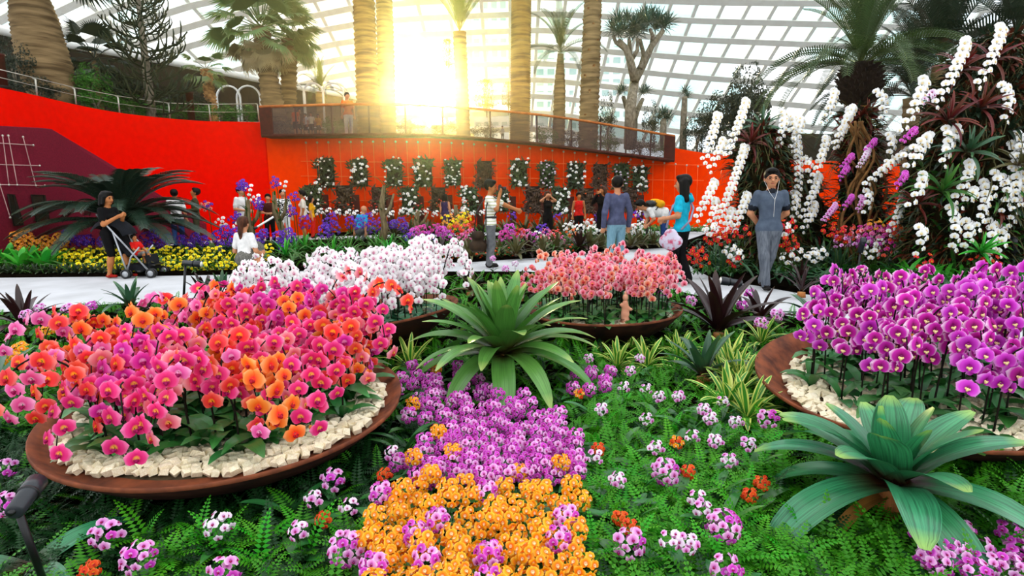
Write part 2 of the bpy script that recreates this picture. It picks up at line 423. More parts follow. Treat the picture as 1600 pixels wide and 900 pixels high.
BT = spline([(405, 167, 20.6), (500, 164, 21.7), (600, 163, 22.7), (700, 167, 23.3), (830, 178, 23.7), (920, 190, 23.8), (990, 202, 23.6), (1055, 213, 23.3)], 24)
BB = spline([(412, 212, 20.6), (500, 211.5, 21.7), (600, 211, 22.7), (700, 213, 23.3), (830, 224, 23.7), (920, 235, 23.8), (990, 243, 23.6), (1055, 251, 23.3)], 24)
PT = np.array([at(*p) for p in BT]); PB = np.array([at(*p) for p in BB]); PB[:, :2] = PT[:, :2]
balc = bpy.data.objects.new('trim_balcony', None); COL.objects.link(balc); balc['kind'] = 'structure'
tag(balc, 'rusty mesh balcony front curving along the top of the orange wall')
for i in range(0, 24, 2):
    b = MB(); b.smooth = False; b.grid(np.stack([PB[i:i+3] + np.array((0, 0, .05)), PT[i:i+3] - np.array((0, 0, .04))])); b.build('mesh_panel', m_mesh, balc)
for i in range(0, 25, 2):
    b = MB(); b.tube([PB[i] + np.array((0, .05, 0)), PT[i] + np.array((0, .05, 0))], .035, 5); b.build('post', m_brownpost, balc)
b = MB(); b.tube(PT, .05, 6); b.build('handrail', m_railtop, balc)
b = MB(); b.tube(PB, .07, 6); b.build('bottom_rail', m_brownpost, balc)
fl = [PB + np.array((0, .03, -.03)), PB + np.array((0, 1.2, -.03))]
b = MB(); b.grid(np.stack(fl)); b.build('deck_edge', m_brownpost, balc)
for (i, j) in ((0, 1), (23, 24)):
    b = MB(); b.smooth = False; a0, a1 = (PB[i], PB[j]) ; c0, c1 = (PT[i], PT[j]); d = np.array((0, .04, 0)); k = .7 if i == 0 else .9
    q0, q1 = (a0, a0 + (a1 - a0) * k) if i == 0 else (a0 + (a1 - a0) * (1 - k), a1); r0, r1 = (c0, c0 + (c1 - c0) * k) if i == 0 else (c0 + (c1 - c0) * (1 - k), c1)
    b.add([q0 - d, q1 - d, r1 - d, r0 - d, q0 + d, q1 + d, r1 + d, r0 + d], [(0, 1, 2, 3), (4, 7, 6, 5), (0, 4, 5, 1), (3, 2, 6, 7), (0, 3, 7, 4), (1, 5, 6, 2)])
    b.build('end_panel', m_brownpost, balc)

# ---- wire rail on the red wall
rail = thing('wire_railing', 'thin steel post and wire railing along the top of the red wall', 'railing', at(115, 163, 16))
RL = [(-20, 104, 132, 13.6), (55, 122, 150, 14.8), (116, 137, 163, 16.1), (184, 150, 177, 17.4), (263, 161, 187, 18.9), (326, 163, 190, 20.0), (402, 162, 191, 21.0)]
tops = []; base0 = np.array(rail.location)
for u, v0, v1, y in RL:
    lo = at(u + 3, v1, y + .15); hi = at(u, v0, y + .15); tops.append(hi)
    b = MB(); b.tube([lo - base0, hi - base0 - (0, 0, .03), hi - base0 + np.array((-.06, 0, 0))], .022, 5); b.build('post', m_inox, rail)
for f in (0, .45):
    pts = [t_ * (1 - f) + at(u + 3, v1, y + .15) * f - base0 for t_, (u, v0, v1, y) in zip(tops, RL)]
    b = MB(); b.tube(pts, .007 if f else .012, 4); b.build('cable', m_inox, rail)
for u, v0, v1, y in ((5, 84, 138, 14.2), (300, 144, 190, 19.9)):
    t_ = thing('steel_bollard', 'dark red steel bollard %s' % ('at the left edge above the red wall' if u < 100 else 'beside the low palms behind the wire railing'), 'post', at(u, v1, y + .35))
    b = MB(); h = at(u, v0, y + .35) - at(u, v1, y + .35); b.lathe([(.001, -.1), (.11, -.1), (.11, h[2] - .06), (.13, h[2] - .05), (.13, h[2]), (.001, h[2] + .01)], 12)
    b.build('shaft', m_brownpost, t_); b = MB(); b.lathe([(.14, -.02), (.16, 0), (.16, .05), (.12, .06)], 12); b.build('collar', m_darkwall, t_)

# ------------------------------------------------------------------ glass dome
EC, EA = np.array((0, 0, -6.)), np.array((64., 56., 34.))
def dome(u, v):
    d = ray(u, v); o = np.array([0, 0, CAM_H]) - EC
    A = ((d / EA) ** 2).sum(); Bq = 2 * (o * d / EA ** 2).sum(); Cq = ((o / EA) ** 2).sum() - 1
    t = (-Bq + math.sqrt(Bq * Bq - 4 * A * Cq)) / (2 * A)
    return np.array([0, 0, CAM_H]) + d * t
sx_ = [-600, -300, 0, 135, 295, 435, 492, 652, 757, 842, 885, 1000, 1095, 1175, 1300, 1500, 1900, 2300]
ss_ = [2.0, 1.8, 1.4, 1.2, .9, .62, .5, .25, .06, -.06, -.13, -.28, -.4, -.53, -.65, -.8, -1.15, -1.4]
gx_ = [-700, -100, 50, 150, 300, 437, 549, 640, 773, 850, 1100, 1300, 1600, 2300]
gy_ = [640, 280, 190, 140, 80, 40, 17, 8, 2, 0, 12, 17, 30, 60]
def ring_v(k, x):
    return 17 + np.interp(x, gx_, gy_) + 26 * k * np.interp(x, [-300, 200, 500, 850, 1300, 1900], [1.4, 1.3, .98, 1, 1.27, 1.4])
X0 = [-420, -300, -180, -60, 45, 135, 215, 295, 370, 435, 492, 545, 600, 652, 700, 752, 797] + list(np.arange(842, 2000, 41.5))
KS = list(range(-13, 8))
def node(x0, k):
    v = 50.
    for _ in range(30):
        x = x0 + np.interp(x0, sx_, ss_) * v
        v = .5 * v + .5 * ring_v(k, x)
    return x, v
N = np.array([[node(x0, k) for k in KS] for x0 in X0])
ceil_ = bpy.data.objects.new('ceiling', None); COL.objects.link(ceil_); ceil_['kind'] = 'structure'
tag(ceil_, 'curved white steel and glass dome roof over the garden')
NP = np.array([[dome(*N[i, j]) for j in range(len(KS))] for i in range(len(X0))])
ok = (N[..., 0] > -330) & (N[..., 0] < 1930) & (N[..., 1] > -330) & (N[..., 1] < 262)
m_glass, t, out, bb = _base('dome_glass')
tp = t.nodes.new('ShaderNodeBsdfTransparent'); gl = t.nodes.new('ShaderNodeBsdfGlossy'); gl.inputs['Roughness'].default_value = .05
no = t.nodes.new('ShaderNodeTexNoise'); no.inputs['Scale'].default_value = .12; tc = t.nodes.new('ShaderNodeTexCoord'); t.links.new(tc.outputs['Object'], no.inputs['Vector'])
rr = t.nodes.new('ShaderNodeValToRGB'); rr.color_ramp.elements[0].position = .42; rr.color_ramp.elements[0].color = lin('#cfeee6'); rr.color_ramp.elements[1].position = .55; rr.color_ramp.elements[1].color = (.97, .99, .98, 1)
t.links.new(no.outputs['Fac'], rr.inputs['Fac']); t.links.new(rr.outputs['Color'], tp.inputs['Color'])
mx = t.nodes.new('ShaderNodeMixShader'); mx.inputs[0].default_value = .04
t.links.new(tp.outputs[0], mx.inputs[1]); t.links.new(gl.outputs[0], mx.inputs[2]); t.links.new(mx.outputs[0], out.inputs[0]); t.nodes.remove(bb)
def beam(pts, w, d, name):
    """rectangular section following the dome"""
    P = np.array(pts); T_ = np.gradient(P, axis=0); T_ /= np.linalg.norm(T_, axis=1)[:, None]
    Nn = (P - EC) / EA ** 2; Nn /= np.linalg.norm(Nn, axis=1)[:, None]; S = np.cross(T_, Nn); S /= np.linalg.norm(S, axis=1)[:, None]
    rings = np.stack([P - S*w/2, P + S*w/2, P + S*w/2 - Nn*d, P - S*w/2 - Nn*d], 1)
    b = MB(); b.smooth = False; b.grid(rings, close=True); return b.build(name, m_steel, ceil_)
def runs(mask):
    out = []; cur = []
    for i, m_ in enumerate(mask):
        if m_: cur.append(i)
        else:
            if len(cur) > 1: out.append(cur)
            cur = []
    if len(cur) > 1: out.append(cur)
    return out
for i in range(len(X0)):
    for r in runs(ok[i]): beam(NP[i, r], .24, .3, 'rib')
for j in range(len(KS)):
    for r in runs(ok[:, j]): beam(NP[r, j], .46, .34, 'ring_beam')
rest = MB(); rest.smooth = False
for i in range(len(X0) - 1):
    for j in range(len(KS) - 1):
        if not (ok[i, j] and ok[i+1, j] and ok[i, j+1] and ok[i+1, j+1]): continue
        q = [NP[i, j], NP[i+1, j], NP[i+1, j+1], NP[i, j+1]]; c = (N[i, j] + N[i+1, j+1]) / 2
        vis = -20 < c[0] < 1620 and -15 < c[1] < np.interp(c[0], [0, 410, 800, 1055, 1600], [70, 150, 190, 225, 215])
        if vis:
            b = MB(); b.smooth = False; b.add(q, [(0, 1, 2, 3)]); b.build('pane', m_glass, ceil_)
        else: rest.add(q, [(0, 1, 2, 3)])
o = rest.build('pane_field', m_glass, ceil_); o['kind'] = 'stuff'

# pale city blocks outside the glass
m_bld = mat('pale_facade', '#e9ece6', '#dfe3dd', scale=.2, rough=.8); m_win = mat('far_window', '#9fb7b4', '#8aa5a4', scale=.3, rough=.3)
win_b = MB(); win_b.smooth = False; win_b.box((0, 0, 0), (1, .6, 1)); win_me = win_b.mesh('window', [m_win])
for nm, u0, u1, vt, y, nx, nz, lab in (('tower_block', 735, 792, -60, 150, 4, 14, 'pale high-rise block seen through the glass behind the tall palms'), ('office_tower', 835, 990, 70, 170, 9, 8, 'wide pale office block with banded windows behind the thin palm')):
    p0, p1 = at(u0, vt, y), at(u1, vt, y); w = p1[0] - p0[0]; h = p0[2]
    t_ = thing(nm, lab, 'building', ((p0[0] + p1[0]) / 2, y + 8, 0))
    b = MB(); b.smooth = False; b.box((0, 0, h/2), (w, 16, h)); b.box((0, 0, h + .4), (w * .5, 8, 1.6)); b.build('facade', m_bld, t_)
    hb = at(u0, 205, y)[2]
    for i in range(nx):
        for k in range(nz):
            link('window', win_me, t_, M=xf(((i + .5) / nx * w - w/2, -8, hb + (k + .5) / nz * (h - hb)), s=(w / nx * .62, 1, (h - hb) / nz * .5)))
# ================================================================== PEOPLE
def sdf_mesh(prims, h, k=.02, cuts=()):
    """smooth union of tapered capsules -> one continuous surface (surface nets). prim: a, b, ra, rb, tag, squash"""
    A = np.array([p[0] for p in prims] + [p[1] for p in prims]); rm = max(max(p[2], p[3]) for p in prims)
    lo = A.min(0) - rm * 1.5 - 3*h; hi = A.max(0) + rm * 1.5 + 3*h
    n = np.ceil((hi - lo) / h).astype(int) + 1
    D = np.full(n, 1.0); Tg = np.zeros(n, np.int16); best = np.full(n, 1e3)
    ax = [lo[i] + h * np.arange(n[i]) for i in range(3)]
    def dist(p, sl):
        a, b, ra, rb, tg, sq = p; sq = np.asarray(sq, float); a = np.asarray(a, float); b = np.asarray(b, float)
        X = np.stack(np.meshgrid(ax[0][sl[0]], ax[1][sl[1]], ax[2][sl[2]], indexing='ij'), -1)
        q = (X - a) / sq; ab = (b - a) / sq; L = ab @ ab
        t_ = np.clip((q @ ab) / L, 0, 1) if L > 1e-9 else np.zeros(q.shape[:3])
        return (np.linalg.norm(q - t_[..., None] * ab, axis=-1) - (ra + (rb - ra) * t_)) * sq.min()
    for p in prims:
        r = max(p[2], p[3]) * np.asarray(p[5], float) + k + 2*h
        l = np.minimum(p[0], p[1]) - r; u = np.maximum(p[0], p[1]) + r
        i0 = np.clip(((l - lo) / h).astype(int), 0, n - 1); i1 = np.clip(((u - lo) / h).astype(int) + 2, 1, n)
        sl = tuple(slice(i0[i], i1[i]) for i in range(3)); d = dist(p, sl)
        c = D[sl]; kk = np.clip(k - np.abs(c - d), 0, None) / k; D[sl] = np.minimum(c, d) - kk * kk * k / 4
        bb = d < best[sl]; Tg[sl][bb] = p[4]; best[sl] = np.minimum(best[sl], d)
    for p in cuts:
        sl = (slice(None),) * 3; D = np.maximum(D, -dist(p, sl))
    I = D < 0; cn = n - 1
    corner = [(i, j, l) for i in (0, 1) for j in (0, 1) for l in (0, 1)]
    S = sum(I[i:i+cn[0], j:j+cn[1], l:l+cn[2]].astype(np.int8) for i, j, l in corner)
    act = (S > 0) & (S < 8); idx = np.full(cn, -1); cells = np.argwhere(act); idx[act] = np.arange(len(cells))
    acc = np.zeros((len(cells), 3)); cnt = np.zeros(len(cells))
    for c0 in corner:
        for axis in range(3):
            if c0[axis]: continue
            c1 = list(c0); c1[axis] = 1
            d0 = D[tuple((cells + c0).T)]; d1 = D[tuple((cells + c1).T)]; x = (d0 < 0) != (d1 < 0)
            t_ = np.where(x, d0 / np.where(x, d0 - d1, 1), 0)
            p = np.array(c0, float) + np.zeros((len(cells), 3)); p[:, axis] = t_
            acc[x] += p[x]; cnt[x] += 1
    V = lo + (cells + acc / cnt[:, None]) * h
    nn = np.minimum(np.round((V - lo) / h).astype(int), n - 1); vt = Tg[tuple(nn.T)]
    F = []
    for axis in range(3):
        a1, a2 = [(1, 2), (2, 0), (0, 1)][axis]
        s0 = [slice(None)] * 3; s1 = [slice(None)] * 3; s0[axis] = slice(0, -1); s1[axis] = slice(1, None)
        e0 = I[tuple(s0)]; e1 = I[tuple(s1)]; E = np.argwhere(e0 != e1)
        E = E[(E[:, a1] > 0) & (E[:, a2] > 0) & (E[:, a1] < cn[a1]) & (E[:, a2] < cn[a2])]
        def cell(d1, d2):
            q = E.copy(); q[:, a1] -= d1; q[:, a2] -= d2; return idx[tuple(q.T)]
        Q = np.stack([cell(1, 1), cell(0, 1), cell(0, 0), cell(1, 0)], 1)
        fl = ~e0[tuple(E.T)]; Q[fl] = Q[fl][:, ::-1]; F.append(Q)
    F = np.concatenate(F); return V, F, vt

def skinmesh(name, V, F, vt, mats):
    me = bpy.data.meshes.new(name)
    me.from_pydata(V.tolist(), [], F.tolist())
    for m_ in mats: me.materials.append(m_)
    me.polygons.foreach_set('material_index', vt[F[:, 0]].astype(np.int32)); me.polygons.foreach_set('use_smooth', np.ones(len(F), bool))
    me.update(); return me

m_skin = mat('skin', '#c98a63', '#b97a55', scale=9, rough=.55, spec=.3)
m_skin2 = mat('skin_tan', '#b5713f', '#a56436', scale=9, rough=.55, spec=.3)
m_hair = mat('black_hair', '#0d0a09', '#060504', scale=30, rough=.45, stretch=(1, 1, .2), bump=.3)
m_brownhair = mat('brown_hair', '#5a3422', '#2e1a12', scale=30, rough=.5, stretch=(1, 1, .2), bump=.3)
m_lip = mat('lips', '#9c4f45', '#8c443c', rough=.5); m_eye = mat('dark_eye', '#0c0807', '#050303', rough=.2)
m_shoe = mat('dark_shoe', '#1c1614', '#120e0d', rough=.5)
def cloth(name, c, c2=None, **k): return mat(name, c, c2, scale=k.pop('scale', 14), rough=.85, bump=.15, spec=.1, **k)
c_black = cloth('black_cloth', '#0e0d10', '#08080a'); c_grey = cloth('grey_trouser', '#6a6b6c', '#55565a'); c_white = cloth('white_cloth', '#e9e6e2', '#d6d3cf')
c_denim = cloth('grey_denim', '#6b7078', '#4e545e', stretch=(3, 3, .5)); c_ldenim = cloth('light_denim', '#7fa6b6', '#6a92a4', stretch=(3, 3, .5)); c_bdenim = cloth('blue_denim', '#27447c', '#1b3365', stretch=(3, 3, .5))
c_tee = cloth('slate_tee', '#525d6c', '#465060'); c_trim = cloth('charcoal_trim', '#20242c', '#181b22'); c_slate = cloth('slate_shirt', '#565a76', '#464a63'); c_teal = cloth('teal_hoodie', '#1fb4cf', '#129cb8')
c_red = cloth('red_cloth', '#d8201a', '#b81612'); c_olive = cloth('olive_shirt', '#4d4a33', '#3d3b28'); c_maroon = cloth('maroon_cloth', '#4a1a16', '#38120f'); c_cream = cloth('cream_blouse', '#e6dccb', '#d5c9b6')
c_purple = cloth('plum_dress', '#3f3350', '#332842'); c_orange = cloth('orange_cloth', '#e8641c', '#cf5210'); c_gskirt = cloth('grey_skirt', '#77746c', '#4c4a45', stretch=(8, 8, .3), scale=6)
c_blue = cloth('blue_cloth', '#2f9ed0', '#2488b8'); c_yellow = cloth('yellow_cloth', '#e8a91e', '#cf9212'); c_pattern = cloth('black_and_white_print', '#efece8', '#141214', scale=22, lo=.48, hi=.52)
# a striped polo: bands along the height
m_, t, out, bb = _base('striped_polo'); tc = t.nodes.new('ShaderNodeTexCoord'); sx = t.nodes.new('ShaderNodeSeparateXYZ'); t.links.new(tc.outputs['Object'], sx.inputs[0])
mm = t.nodes.new('ShaderNodeMath'); mm.operation = 'MULTIPLY'; mm.inputs[1].default_value = 16; t.links.new(sx.outputs['Z'], mm.inputs[0])
ff = t.nodes.new('ShaderNodeMath'); ff.operation = 'FRACT'; t.links.new(mm.outputs[0], ff.inputs[0]); rr = t.nodes.new('ShaderNodeValToRGB'); rr.color_ramp.interpolation = 'CONSTANT'
rr.color_ramp.elements[0].color = lin('#efece2'); rr.color_ramp.elements[1].position = .72; rr.color_ramp.elements[1].color = lin('#7f8a4e'); e = rr.color_ramp.elements.new(.88); e.color = lin('#dfe0b0')
t.links.new(ff.outputs[0], rr.inputs['Fac']); _finish(t, out, bb, rr.outputs['Color'], 0, 0, .85, .1); c_polo = m_

def person(label, pos, H, yaw, shirt, pants, skin=None, shoe=None, hair=None, h=.018, pose=None, sleeve='short', bottom='pants',
           hairstyle='short', head=(0, 0), lean=0, trim=None, group=None, female=False, drop=0., glasses=False, bald=False):
    skin = skin or m_skin; shoe = shoe or m_shoe; hair = hair or m_hair; pose = pose or {}
    J = dict(hl=(-.05, 0, .52), hr=(.05, 0, .52), kl=(-.058, -.012, .285), kr=(.058, -.012, .285), al=(-.058, .012, .05), ar=(.058, .012, .05),
             sl=(-.103, .004, .805), sr=(.103, .004, .805), el=(-.138, .015, .635), er=(.138, .015, .635), wl=(-.146, -.02, .485), wr=(.146, -.02, .485))
    if female: J['sl'] = (-.09, .004, .8); J['sr'] = (.09, .004, .8); J['el'] = (-.118, .015, .635); J['er'] = (.118, .015, .635); J['wl'] = (-.13, -.02, .49); J['wr'] = (.13, -.02, .49)
    J.update({k: v for k, v in pose.items() if k in J}); J = {k: np.array(v, float) for k, v in J.items()}
    piv = np.array((0, 0, .53)); RL = np.array(rotx(lean))            # forward bend about the hips
    up = lambda p: piv + RL @ (np.asarray(p, float) - piv) + np.array((0, 0, -drop))
    fixed = set(pose.get('fixed', ()))
    for k in ('sl', 'sr', 'el', 'er', 'wl', 'wr'):
        if k not in fixed: J[k] = up(J[k])
    J['hl'] = J['hl'] - (0, 0, drop); J['hr'] = J['hr'] - (0, 0, drop)
    SK, SH, PA, SHO, TR = 0, 1, 2, 3, 4
    P = []; one = (1, 1, 1); flat = (1, .68, 1)
    def cap(a, b, ra, rb, tg, sq=one): P.append((np.array(a, float) * H, np.array(b, float) * H, ra * H, rb * H, tg, sq))
    f = .92 if female else 1.0
    # torso
    cap(up((0, 0, .545)), up((0, 0, .62)), .088 * f, .082 * f, SH, flat); cap(up((0, 0, .62)), up((0, 0, .735)), .08 * f, .1 * f, SH, flat)
    cap(up((-.055, .004, .785)), up((.055, .004, .785)), .048, .048, SH, (1, .9, 1))
    if female: cap(up((-.035, -.045, .72)), up((.035, -.045, .72)), .042, .042, SH)
    cap(up((-.04, .005, .525)), up((.04, .005, .525)), .068, .068, PA if bottom != 'dress' else SH, (1, .85, 1))
    cap(up((0, 0, .51)), up((0, 0, .545)), .096 * f, .092 * f, SH, flat)          # shirt hem
    if bottom == 'skirt' or bottom == 'dress':
        tg = PA if bottom == 'skirt' else SH
        cap(np.array((0, 0, .53 - drop)), (J['kl'] + J['kr']) / 2 + np.array((0, 0, .03)), .09, .105, tg, (1, .8, 1) if not drop else (1.15, 1.1, 1))
    # legs
    for s in 'lr':
        hp, kn, an = J['h' + s], J['k' + s], J['a' + s]
        tg = PA if bottom in ('pants', 'shorts', 'flare') else SK
        cap(hp, kn, .058 if tg == PA else .05, .043 if tg == PA else .036, tg)
        lo_ = PA if bottom in ('pants', 'flare') else SK
        if lo_ == PA: cap(kn, an + np.array((0, 0, .005)), .042, .05 if bottom == 'flare' else .036, PA)
        else:
            cap(kn, kn * .6 + an * .4, .036, .036, SK); cap(kn * .6 + an * .4, an, .036, .02, SK)
        fd = np.array(pose.get('foot' + s, (0, -1, 0)), float); fd /= np.linalg.norm(fd); a2 = an.copy(); a2[2] -= .022
        cap(a2 + fd * -.02, a2 + fd * .085, .026, .021, SHO, (1, 1, .8)); cap(an, a2, .022, .024, SHO if lo_ == PA else SK)
    # arms
    for s in 'lr':
        sg = -1 if s == 'l' else 1; sh, el, wr = J['s' + s], J['e' + s], J['w' + s]
        if sleeve == 'long': cap(sh, el, .038, .033, SH); cap(el, wr, .033, .026, SH)
        elif sleeve == 'none': cap(sh, el, .034, .025, SK); cap(el, wr, .025, .017, SK)
        else:
            m1 = sh + (el - sh) * .62; cap(sh, m1, .034, .035, SH); cap(m1, m1 + (el - sh) * .05, .0368, .0368, TR if trim else SH); cap(sh, el, .032, .026, SK); cap(el, wr, .026, .018, SK)
        d = wr - el; d /= np.linalg.norm(d); d = np.array(pose.get('hd' + s, d), float); d /= np.linalg.norm(d)
        side = np.cross(d, (0, 1, 0)) if abs(d[1]) < .8 else np.array((0, 0, 1.)); side /= np.linalg.norm(side); nrm = np.cross(d, side)
        pe = wr + d * .042; cap(wr, pe, .018, .02, SK)
        for q, (o_, L_) in enumerate(((-.018, .036), (-.006, .043), (.006, .041), (.018, .032))):
            b0 = pe + side * o_; b1 = b0 + d * L_ * .55; b2 = b1 + (d * .7 + nrm * .7 * sg) * L_ * .5
            cap(b0, b1, .0068, .0062, SK); cap(b1, b2, .0062, .0055, SK)
        t0 = wr + d * .012 + side * -.016 * 1; t1 = t0 + (d * .7 - side * .7) * .026; t2 = t1 + (d * .9 - side * .3) * .02
        cap(t0, t1, .009, .0075, SK); cap(t1, t2, .0075, .0062, SK)
    # neck and head
    nb = up((0, .008, .81)); hc0 = np.array((0, -.012, .925)); HR = np.array(rotz(head[0]) @ rotx(head[1])) * 1.1; npv = np.array((0, .005, .865))
    hd = lambda p: up(npv + HR @ (np.asarray(p, float) - npv))
    cap(nb, hd((0, -.004, .885)), .034, .031, SK)
    if trim: cap(up((0, .012, .826)), up((0, -.012, .818)), .038, .036, TR)
    cap(hd((0, .004, .945)), hd((0, -.004, .93)), .059, .057, SK, (.92, 1.02, 1)); cap(hd((0, -.022, .9)), hd((0, -.022, .885)), .04, .03, SK)
    cap(hd((0, -.052, .925)), hd((0, -.066, .91)), .007, .01, SK)
    for sg in (-1, 1): cap(hd((sg * .052, .004, .925)), hd((sg * .052, .006, .91)), .01, .008, SK, (.6, 1, 1))
    V, F, vt = sdf_mesh(P, h, k=.012 * H)
    if bottom != 'dress':
        loc = (V / H + np.array((0, 0, drop)) - piv) @ RL + piv        # undo the bend: the hem is a straight cut across the hips
        hem = .5 if not drop else .53
        vt = np.where((vt == SH) & (loc[:, 2] < hem) & (np.abs(loc[:, 0]) < .11), PA, vt); vt = np.where((vt == PA) & (loc[:, 2] > hem) & (np.abs(loc[:, 1]) < .12), SH, vt) if not drop else vt
    t_ = thing('person', label, 'person', pos, group, yaw)
    link('body', skinmesh('body', V, F, vt, [skin, shirt, pants, shoe, trim or shirt]), t_)
    # hair
    if not bald:
        Q = []
        def hp_(a, b, ra, rb, sq=one): Q.append((hd(a) * H, hd(b) * H, ra * H, rb * H, 0, sq))
        hp_((0, .014, .952), (0, .01, .945), .064, .064, (.98, 1.05, 1)); hp_((0, -.03, .982), (0, .03, .98), .031, .033, (1.3, 1, .8))
        if hairstyle in ('bob', 'long'):
            e = .87 if hairstyle == 'bob' else .8
            for x in (-.042, -.015, .015, .042): hp_((x, .02, .95), (x * 1.15, .03, e), .034, .03)
            for sg in (-1, 1): hp_((sg * .05, -.01, .94), (sg * .056, -.005, e + .01), .02, .018)
        if hairstyle == 'tail': hp_((0, .05, .95), (.0, .075, .84), .035, .024); hp_((0, .075, .84), (.01, .06, .74), .024, .012)
        cuts = [(hd((0, -.068, .909)) * H, hd((0, -.064, .885)) * H, .054 * H, .055 * H, 0, (1, 1, 1))]
        V, F, vt = sdf_mesh(Q, min(h, .014), k=.01 * H, cuts=cuts); link('hair', skinmesh('hair', V, F, vt, [hair]), t_)
    HRm = np.array(rotx(lean)) @ HR
    if h < .02:
        for sg in (-1, 1):
            b = MB(); b.ell(hd((sg * .021, -.0565, .927)) * H, np.array((.0085, .004, .0045)) * H, 0, 6, 5, HRm); b.build('eye', m_eye, t_)
            b = MB(); b.ell(hd((sg * .021, -.0575, .94)) * H, np.array((.013, .004, .0028)) * H, 0, 6, 5, HRm); b.build('eyebrow', m_eye, t_)
        b = MB(); b.ell(hd((0, -.056, .89)) * H, np.array((.014, .004, .0035)) * H, 0, 6, 5, HRm); b.build('mouth', m_lip, t_)
    if glasses:
        b = MB()
        for sg in (-1, 1):
            th = np.linspace(0, 2*PI, 11); b.tube([hd((sg * .023 + .018 * math.cos(a), -.06, .926 + .011 * math.sin(a))) * H for a in th], .0018, 4)
            b.tube([hd((sg * .041, -.058, .928)) * H, hd((sg * .055, .0, .93)) * H], .0018, 4)
        b.tube([hd((-.006, -.061, .928)) * H, hd((.006, -.061, .928)) * H], .0018, 4); b.build('glasses', m_black, t_)
    t_['_H'] = H
    return t_, (lambda p: hd(p) * H), (lambda p: up(p) * H), {k: v * H for k, v in J.items()}

R_ = math.radians
g0 = lambda u, v: tuple(gnd(u, v, 0))
# --- man with glasses, hands behind his back
p, hd_, up_, J_ = person('man in slate grey tee and grey jeans walking with hands behind his back', g0(1196, 452), 1.74, R_(-8), c_tee, c_denim, h=.010, trim=c_trim, glasses=True, head=(R_(-8), 0),
    pose=dict(el=(-.145, .05, .645), er=(.145, .05, .645), wl=(-.05, .105, .535), wr=(.05, .115, .545), kl=(-.045, -.06, .29), al=(-.02, -.07, .05), kr=(.03, .02, .285), ar=(-.0, .11, .06), hdl=(1, 0, -.2), hdr=(-1, 0, -.2)))
b = MB(); b.tube([hd_((.052, .0, .91)), up_((.03, -.06, .82)), up_((.008, -.085, .76)), up_((.004, -.09, .62))], .003, 4); b.tube([hd_((-.052, .0, .91)), up_((-.03, -.06, .82)), up_((.008, -.085, .76))], .003, 4); b.build('earphone_cord', c_white, p)
# --- woman in teal with a shoulder bag
p, hd_, up_, J_ = person('woman with black bob in teal hooded top and black flared trousers', g0(1062, 444), 1.68, R_(-128), c_teal, c_black, h=.011, female=True, hairstyle='long', bottom='flare', head=(R_(18), 0),
    pose=dict(er=(.125, .01, .645), wr=(.10, -.13, .615), el=(-.12, -.01, .65), wl=(-.03, -.14, .62), kl=(-.05, -.02, .285), al=(-.05, .05, .05), kr=(.05, -.05, .29), ar=(.055, -.08, .05)))
b = MB(); b.tube([up_((-.05, .05, .84)), up_((.0, .085, .79)), up_((.05, .05, .84))], [.03, .045, .03], 8); b.build('hood', c_teal, p)
m_bag = cloth('floral_bag', '#cfc4d6', '#c24a6a', scale=11, lo=.36, hi=.5); m_strap = cloth('grey_strap', '#9a97ae', '#86839a')
hb = np.array(p.location); 
def wpt(t_, q): return np.array(Matrix.Rotation(t_.rotation_euler.z, 3, 'Z') @ Vector(q)) + np.array(t_.location)
t_ = thing('shoulder_bag', 'floral cloth shoulder bag at the hip of the woman in teal', 'bag', wpt(p, (.17 * 1.6, -.06, .78)))
V, F, vt = sdf_mesh([((-.0, 0, .02), (0, 0, -.1), .10, .13, 0, (1.1, .42, 1)), ((-.1, 0, -.08), (.1, 0, -.08), .09, .09, 0, (1, .5, 1))], .02); o = link('bag_body', skinmesh('bag_body', V, F, vt, [m_bag]), t_); o.rotation_euler.z = R_(-35)
l0 = np.array(t_.location); b = MB(); path = [wpt(p, q) - l0 for q in ((.21, -.16, .9), (.16, -.13, 1.12), (.03, -.05, 1.39), (-.1, .06, 1.36), (-.02, .17, 1.2), (.12, .18, 1.02), (.21, .08, .88))]; b.tube(path, .018, 5); b.build('strap', m_strap, t_)
# --- man seen from behind
person('man seen from behind in long slate shirt and pale blue jeans', g0(962, 423), 1.72, R_(-163), c_slate, c_ldenim, h=.011, sleeve='long', head=(R_(-25), 0), trim=None,
    pose=dict(el=(-.15, .02, .635), er=(.15, .02, .635), wl=(-.15, -.01, .49), wr=(.15, -.01, .49)))
# --- photographer with a camera at his eye
p, hd_, up_, J_ = person('man in striped polo photographing with one arm stretched out', g0(768, 418), 1.70, R_(82), c_polo, c_grey, skin=m_skin2, h=.011, head=(0, R_(4)),
    pose=dict(el=(-.12, -.09, .68), wl=(-.03, -.115, .845), er=(.12, -.16, .72), wr=(.07, -.29, .675), kl=(-.05, -.02, .285), kr=(.055, .02, .285), ar=(.06, .04, .05), hdl=(0.1, -.3, 1)))
b = MB(); b.tube([(.085 * 1.7 * math.cos(a), .062 * 1.7 * math.sin(a), 1.0) for a in np.linspace(0, 2*PI, 20)], .024, 5); b.build('belt', m_black, p)
b = MB(); b.tube([up_((.05, .02, .85)), up_((.06, -.09, .79)), up_((.0, -.1, .7)), up_((-.06, -.03, .56))], .012, 5); b.tube([up_((-.1, .0, .82)), up_((-.12, .03, .7)), up_((-.1, .04, .5))], .014, 5); b.build('camera_strap', m_black, p)
t_ = thing('camera', 'black camera held to the eye of the man in striped polo', 'camera', wpt(p, (-.01, -.2, 1.56)), rz=p.rotation_euler.z)
b = MB(); b.smooth = False; b.box((0, 0, 0), (.13, .06, .09)); b.box((0, 0, .055), (.05, .05, .03)); b.build('camera_body', m_black, t_); b = MB(); b.tube([(0, -.03, -.005), (0, -.12, -.005)], [.036, .04], 10); b.build('lens', m_black, t_)
